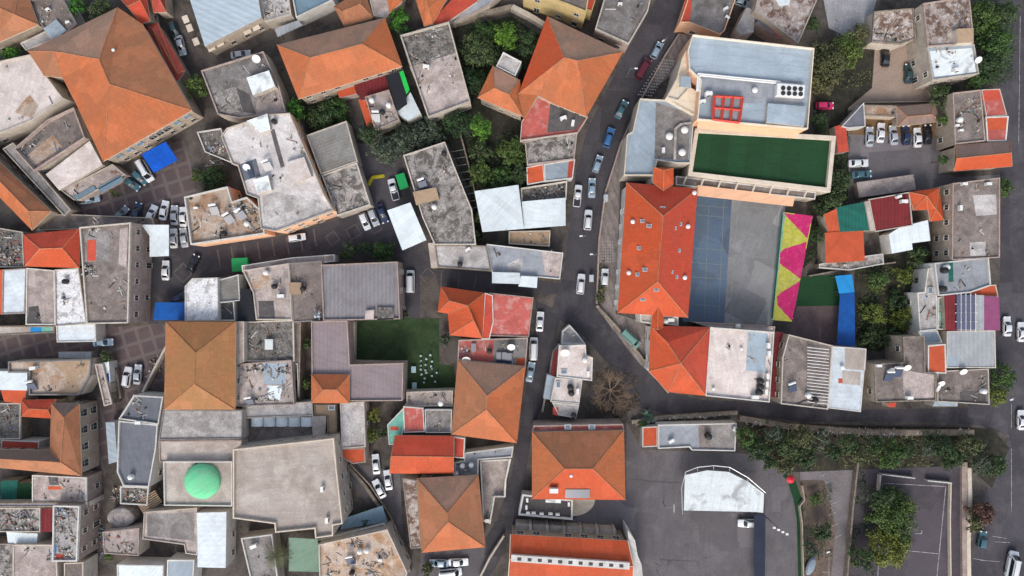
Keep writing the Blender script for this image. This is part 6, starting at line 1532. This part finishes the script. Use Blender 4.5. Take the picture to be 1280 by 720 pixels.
for x,y,lb in [(517,462,'upper pale table at the left of the lawn chairs'),(518,482,'lower pale table near the lawn wall')]:
    p=P(x,y,.7); rt=root('garden_table',lb,'table',(p.x,p.y,.02)); mb=MB(); mb.box((0,0,.72),(1.1,1.5,.06)); mb.out('tabletop',plain('pale_blue_table',(.35,.5,.55)),rt)
    for sx in (-1,1):
        for sy in (-1,1): m=MB(); m.tube((sx*.45,sy*.65,0),(sx*.45,sy*.65,.7),.04,n=5); m.out('leg',grey_metal,rt)
# floodlight mast in the asphalt yard
b=P(952,641,0); t=P(972,662,0); hM=9.5
rt=root('floodlight_mast','tall thin floodlight mast with four lamps at the white canopy','lamp post',(b.x+.4,b.y-.4,0)); mb=MB(); mb.tube((0,0,0),(0,0,hM),.16,.08,8); mb.out('pole',grey_metal,rt)
mb=MB(); mb.tube((-1.6,.6,hM),(1.6,-1.0,hM),.07,n=6); mb.out('crossbar',grey_metal,rt)
for k in range(4):
    m=MB(); m.box((-1.4+k*.95,.5-k*.47,hM+.1),(.55,.42,.3)); m.out('lamp_head',white_p,rt)
def post(x,y,h,label,arm=1.2,a=0):
    p=P(x,y,h); rt=root('street_lamp',label,'street lamp',(p.x,p.y,0),R(a)); mb=MB(); mb.tube((0,0,0),(0,0,h),.1,.06,8); mb.out('pole',grey_metal,rt)
    mb=MB(); mb.tube((0,0,h),(arm,0,h+.25),.05,.04,6); mb.out('arm',grey_metal,rt); mb=MB(); mb.box((arm+.25,0,h+.25),(.7,.3,.14)); mb.out('lamp_head',white_p,rt)
for a in [(1028,692,7,'street lamp in the slanted bay parking lot',1,20),(1270,497,7,'street lamp at the right road beside the yellowish tree',1,200),(733,294,7,'street lamp on the main road near the junction',1.0,190),
          (834,47,6,'street lamp high on the main road',1,220),(788,86,6,'street lamp near the maroon van',1,0),(1199,5,6,'street lamp above the rust blotched roof',1,0),
          (746,318,6,'street lamp by the pavement wall above the junction',1,180)]: post(a[0],a[1],a[2],a[3],a[4],a[5])
# basketball stand, umbrella, boats of stuff
p=P(829,629,0); rt=root('basketball_stand','basketball stand on the asphalt left of the white canopy','basketball stand',(p.x,p.y,.02)); mb=MB(); mb.tube((0,0,0),(0,0,2.8),.1,n=6); mb.tube((0,0,2.8),(1.6,0,3.2),.07,n=6); mb.out('post',grey_metal,rt)
mb=MB(); mb.box((1.65,0,3.3),(.06,1.8,1.1)); mb.out('backboard',white_p,rt); mb=MB()
for k in range(12): a,b2=k*math.pi/6,(k+1)*math.pi/6; mb.tube((1.98+.23*math.cos(a),.23*math.sin(a),3.05),(1.98+.23*math.cos(b2),.23*math.sin(b2),3.05),.02,n=4)
mb.out('hoop',redm,rt)
p=P(988,599,2); rt=root('parasol','red parasol at the head of the green path','parasol',(p.x,p.y,0)); mb=MB(); lathe(mb,[(1.0,2.1),(.6,2.35),(.05,2.6)],8); mb.out('shade',plain('red_cloth',(.6,.02,.04)),rt); mb=MB(); mb.tube((0,0,0),(0,0,2.5),.03,n=6); mb.out('pole',grey_metal,rt)
p=P(1014,708,1); rt=root('covered_boat','grey blue covered oval trailer beside the green path','trailer',(p.x,p.y,0),R(70)); mb=MB(); lathe(mb,[(.9,.5),(1.0,.8),(.8,1.2),(.3,1.4)],14)
for v in mb.v: v.x*=2.3
mb.out('cover',plain('blue_grey_cover',(.22,.27,.32)),rt); mb=MB()
for sy in (-.8,.8): mb.tube((0,sy-.1,.35),(0,sy+.1,.35),.35,n=12)
mb.out('wheel',tyre,rt)
for x,y,a,c,lb in [(739,348,0,'white_p','small white utility cabinet at the main road junction'),(757,248,0,'white_p','white kiosk box beside the school wall above the big white car')]:
    p=P(x,y,1); rt=root('utility_cabinet',lb,'cabinet',(p.x,p.y,.02)); mb=MB(); mb.box((0,0,.8),(.8,1.5,1.6)); mb.out('body',white_p,rt); mb=MB(); mb.box((0,0,1.63),(.95,1.65,.07)); mb.out('lid',steel,rt)
# yellow painted kerb in the lane
mb=MB(); a=P(461,231,0); b=P(466,222,0); c=P(480,220,0)
for u,v_ in ((a,b),(b,c)):
    d=v_-u; mb.box(((u.x+v_.x)/2,(u.y+v_.y)/2,.09),(d.length+.3,.8,.14 if u is a else .15),math.atan2(d.y,d.x))
tag(mb.out('kerb',conc('yellow_kerb_paint',(.45,.38,.02),amt=.3,s=.5)),'yellow painted kerb at the end of the lane','kerb',kind='structure')
# people-free garden poles: lattice in the narrow plot
rt=root('plant_trellis','row of grey poles over the narrow planted plot','trellis',(*P(575,215,0)[:2],0)); o0=Vector((rt.location.x,rt.location.y,0)); mb=MB()
for k in range(9): mb.tube(P(562+k*2.6,190+k*9,2.2),P(579+k*2.2,187+k*9,2.2),.06,n=4)
mb.out('bars',grey_metal,rt,origin=o0); mb=MB()
for k in range(9):
    mb=MB(); q=P(570+k*2.5,189+k*9,2.2); mb.tube((q.x,q.y,0),(q.x,q.y,2.2),.05,n=4); mb.out('post',grey_metal,rt,origin=o0)
junk('crates and rags beside the dark tree at the pale pink rooftop',[(252,200),(285,195),(290,215),(255,212)],.1,30,9,name='yard_junk')
junk('odds and ends on the ledge beside the crowded alley roofs',[(122,655),(132,655),(136,700),(124,700)],.1,40,10,name='yard_junk',wts=(3,4,2,5,1,3,2,2,1))
junk('planks stacked in the yard under the blue striped strip roof',[(180,450),(205,440),(205,486),(185,490)],.1,30,12,name='yard_junk')
junk('boxes on the patio left of the ruined court roofs',[(-20,300),(10,300),(12,330),(-20,330)],4.1,20,13,name='yard_junk')

junk('pale rubble strewn along the stone wall of the slope',[(925,521),(985,530),(1045,535),(1150,538),(1216,536),(1218,545),(1100,546),(1045,543),(985,538),(925,529)],.9,420,41,name='rubble_heap',cat='rubble',wts=(8,4,2,0,0,1,14,0,1))
junk('stones and crates along the kerb above the grey yard roof',[(792,526),(830,519),(880,516),(920,514),(922,521),(880,524),(830,527),(794,533)],.8,90,42,name='rubble_heap',cat='rubble',wts=(5,6,2,0,0,1,12,0,1))
rt=[o for o in COL.objects if o.get('label','').startswith('large white canopy with a soot')][0]; o0=Vector((rt.location.x,rt.location.y,0)); mb=MB()
ar=[(853,638),(852,610),(857,590),(872,584),(892,582),(912,584),(935,597),(957,616)]
for z in (4.4,5.6):
    for a,b in zip(ar,ar[1:]): mb.tube(P(a[0],a[1],z),P(b[0],b[1],z),.09,n=5)
for a,b in zip(ar,ar[1:]):
    mb.tube(P(a[0],a[1],4.4),P(b[0],b[1],5.6),.05,n=4); mb.tube(P(a[0],a[1],5.6),P(a[0],a[1]+5,5.4),.05,n=4)
mb.out('truss',steel,rt,origin=o0)
# overhead cables
def cable(x0,y0,x1,y1,z,label):
    a=P(x0,y0,z); b=P(x1,y1,z); rt_=MB(); pr=a
    for k in range(1,9):
        t=k/8; q=a.lerp(b,t); q.z=z-1.2*4*t*(1-t)*.5; rt_.tube(pr,q,.025,n=4); pr=q
    tag(rt_.out('overhead_cable',plain('cable_black',(.03,.03,.03))),label,'cable')
cable(660,178,745,240,7,'thin cable over the main road at the mottled beige roof')
cable(1242,310,1300,270,7,'thin cable over the right road near the brown flat roof')
cable(770,75,835,50,7,'thin cable over the top of the main road')

# ================================================================== drop windows hidden behind neighbours
bpy.context.view_layer.update(); dg=bpy.context.evaluated_depsgraph_get(); eye=Vector((0,0,H)); kill=[]
for w,pos,ang in ALLWIN:
    n=Vector((-math.sin(ang),math.cos(ang),0)); q=pos+n*.35; d=(eye-q)
    k=P(0,0); px=(q.x*H/(H-q.z)/S+CX, CY-q.y*H/(H-q.z)/S)
    hit,loc,*_=scene.ray_cast(dg,q,d.normalized(),distance=d.length-1)
    if hit or not(-5<px[0]<1285 and -5<px[1]<725): kill.append(w)
for w in kill:
    for c in list(w.children): bpy.data.objects.remove(c)
    bpy.data.objects.remove(w)
print('windows kept',len(ALLWIN)-len(kill),'dropped',len(kill))

# ================================================================== CAMERA AND LIGHT
cam=bpy.data.cameras.new('camera'); co=bpy.data.objects.new('camera',cam); COL.objects.link(co); co.location=(0,0,H); co.rotation_euler=(0,0,0)
cam.sensor_width=36; cam.lens=36*H/(1280*S); cam.clip_end=2000; scene.camera=co
W_=bpy.data.worlds.new('World'); scene.world=W_; W_.use_nodes=True; nt=W_.node_tree; bg=nt.nodes['Background']
sky=nt.nodes.new('ShaderNodeTexSky'); sky.sky_type='NISHITA'; sky.sun_disc=False
EL=R(40); AZ=R(188)  # compass direction of the sun, measured from +Y clockwise
sky.sun_elevation=EL; sky.sun_rotation=AZ; sky.air_density=1.0; sky.dust_density=3.0; sky.ozone_density=1.0
hs=nt.nodes.new('ShaderNodeHueSaturation'); hs.inputs['Saturation'].default_value=.62
nt.links.new(sky.outputs[0],hs.inputs['Color']); nt.links.new(hs.outputs[0],bg.inputs[0]); bg.inputs[1].default_value=.15
sun=bpy.data.lights.new('sun','SUN'); sun.energy=1.1; sun.angle=R(20); sun.color=(1,.93,.84); so=bpy.data.objects.new('sun',sun); COL.objects.link(so)
d=Vector((math.sin(AZ)*math.cos(EL),math.cos(AZ)*math.cos(EL),math.sin(EL))); so.rotation_euler=d.to_track_quat('Z','Y').to_euler(); so.location=d*200
scene.view_settings.view_transform='Standard'; scene.view_settings.look='None'; scene.view_settings.gamma=1; scene.view_settings.exposure=.6
scene.render.resolution_x=1024; scene.render.resolution_y=576
scene.render.engine='CYCLES'; scene.cycles.max_bounces=5; scene.cycles.use_denoising=True
# tell any repeated label
seen={}
for o in COL.objects:
    if o.parent is None and o.get('label'):
        if o['label'] in seen and not o.get('group'): print('DUP',o['label'])
        seen[o['label']]=1
        n=len(o['label'].split())
        if n<4 or n>16: print('LEN',n,o['label'])
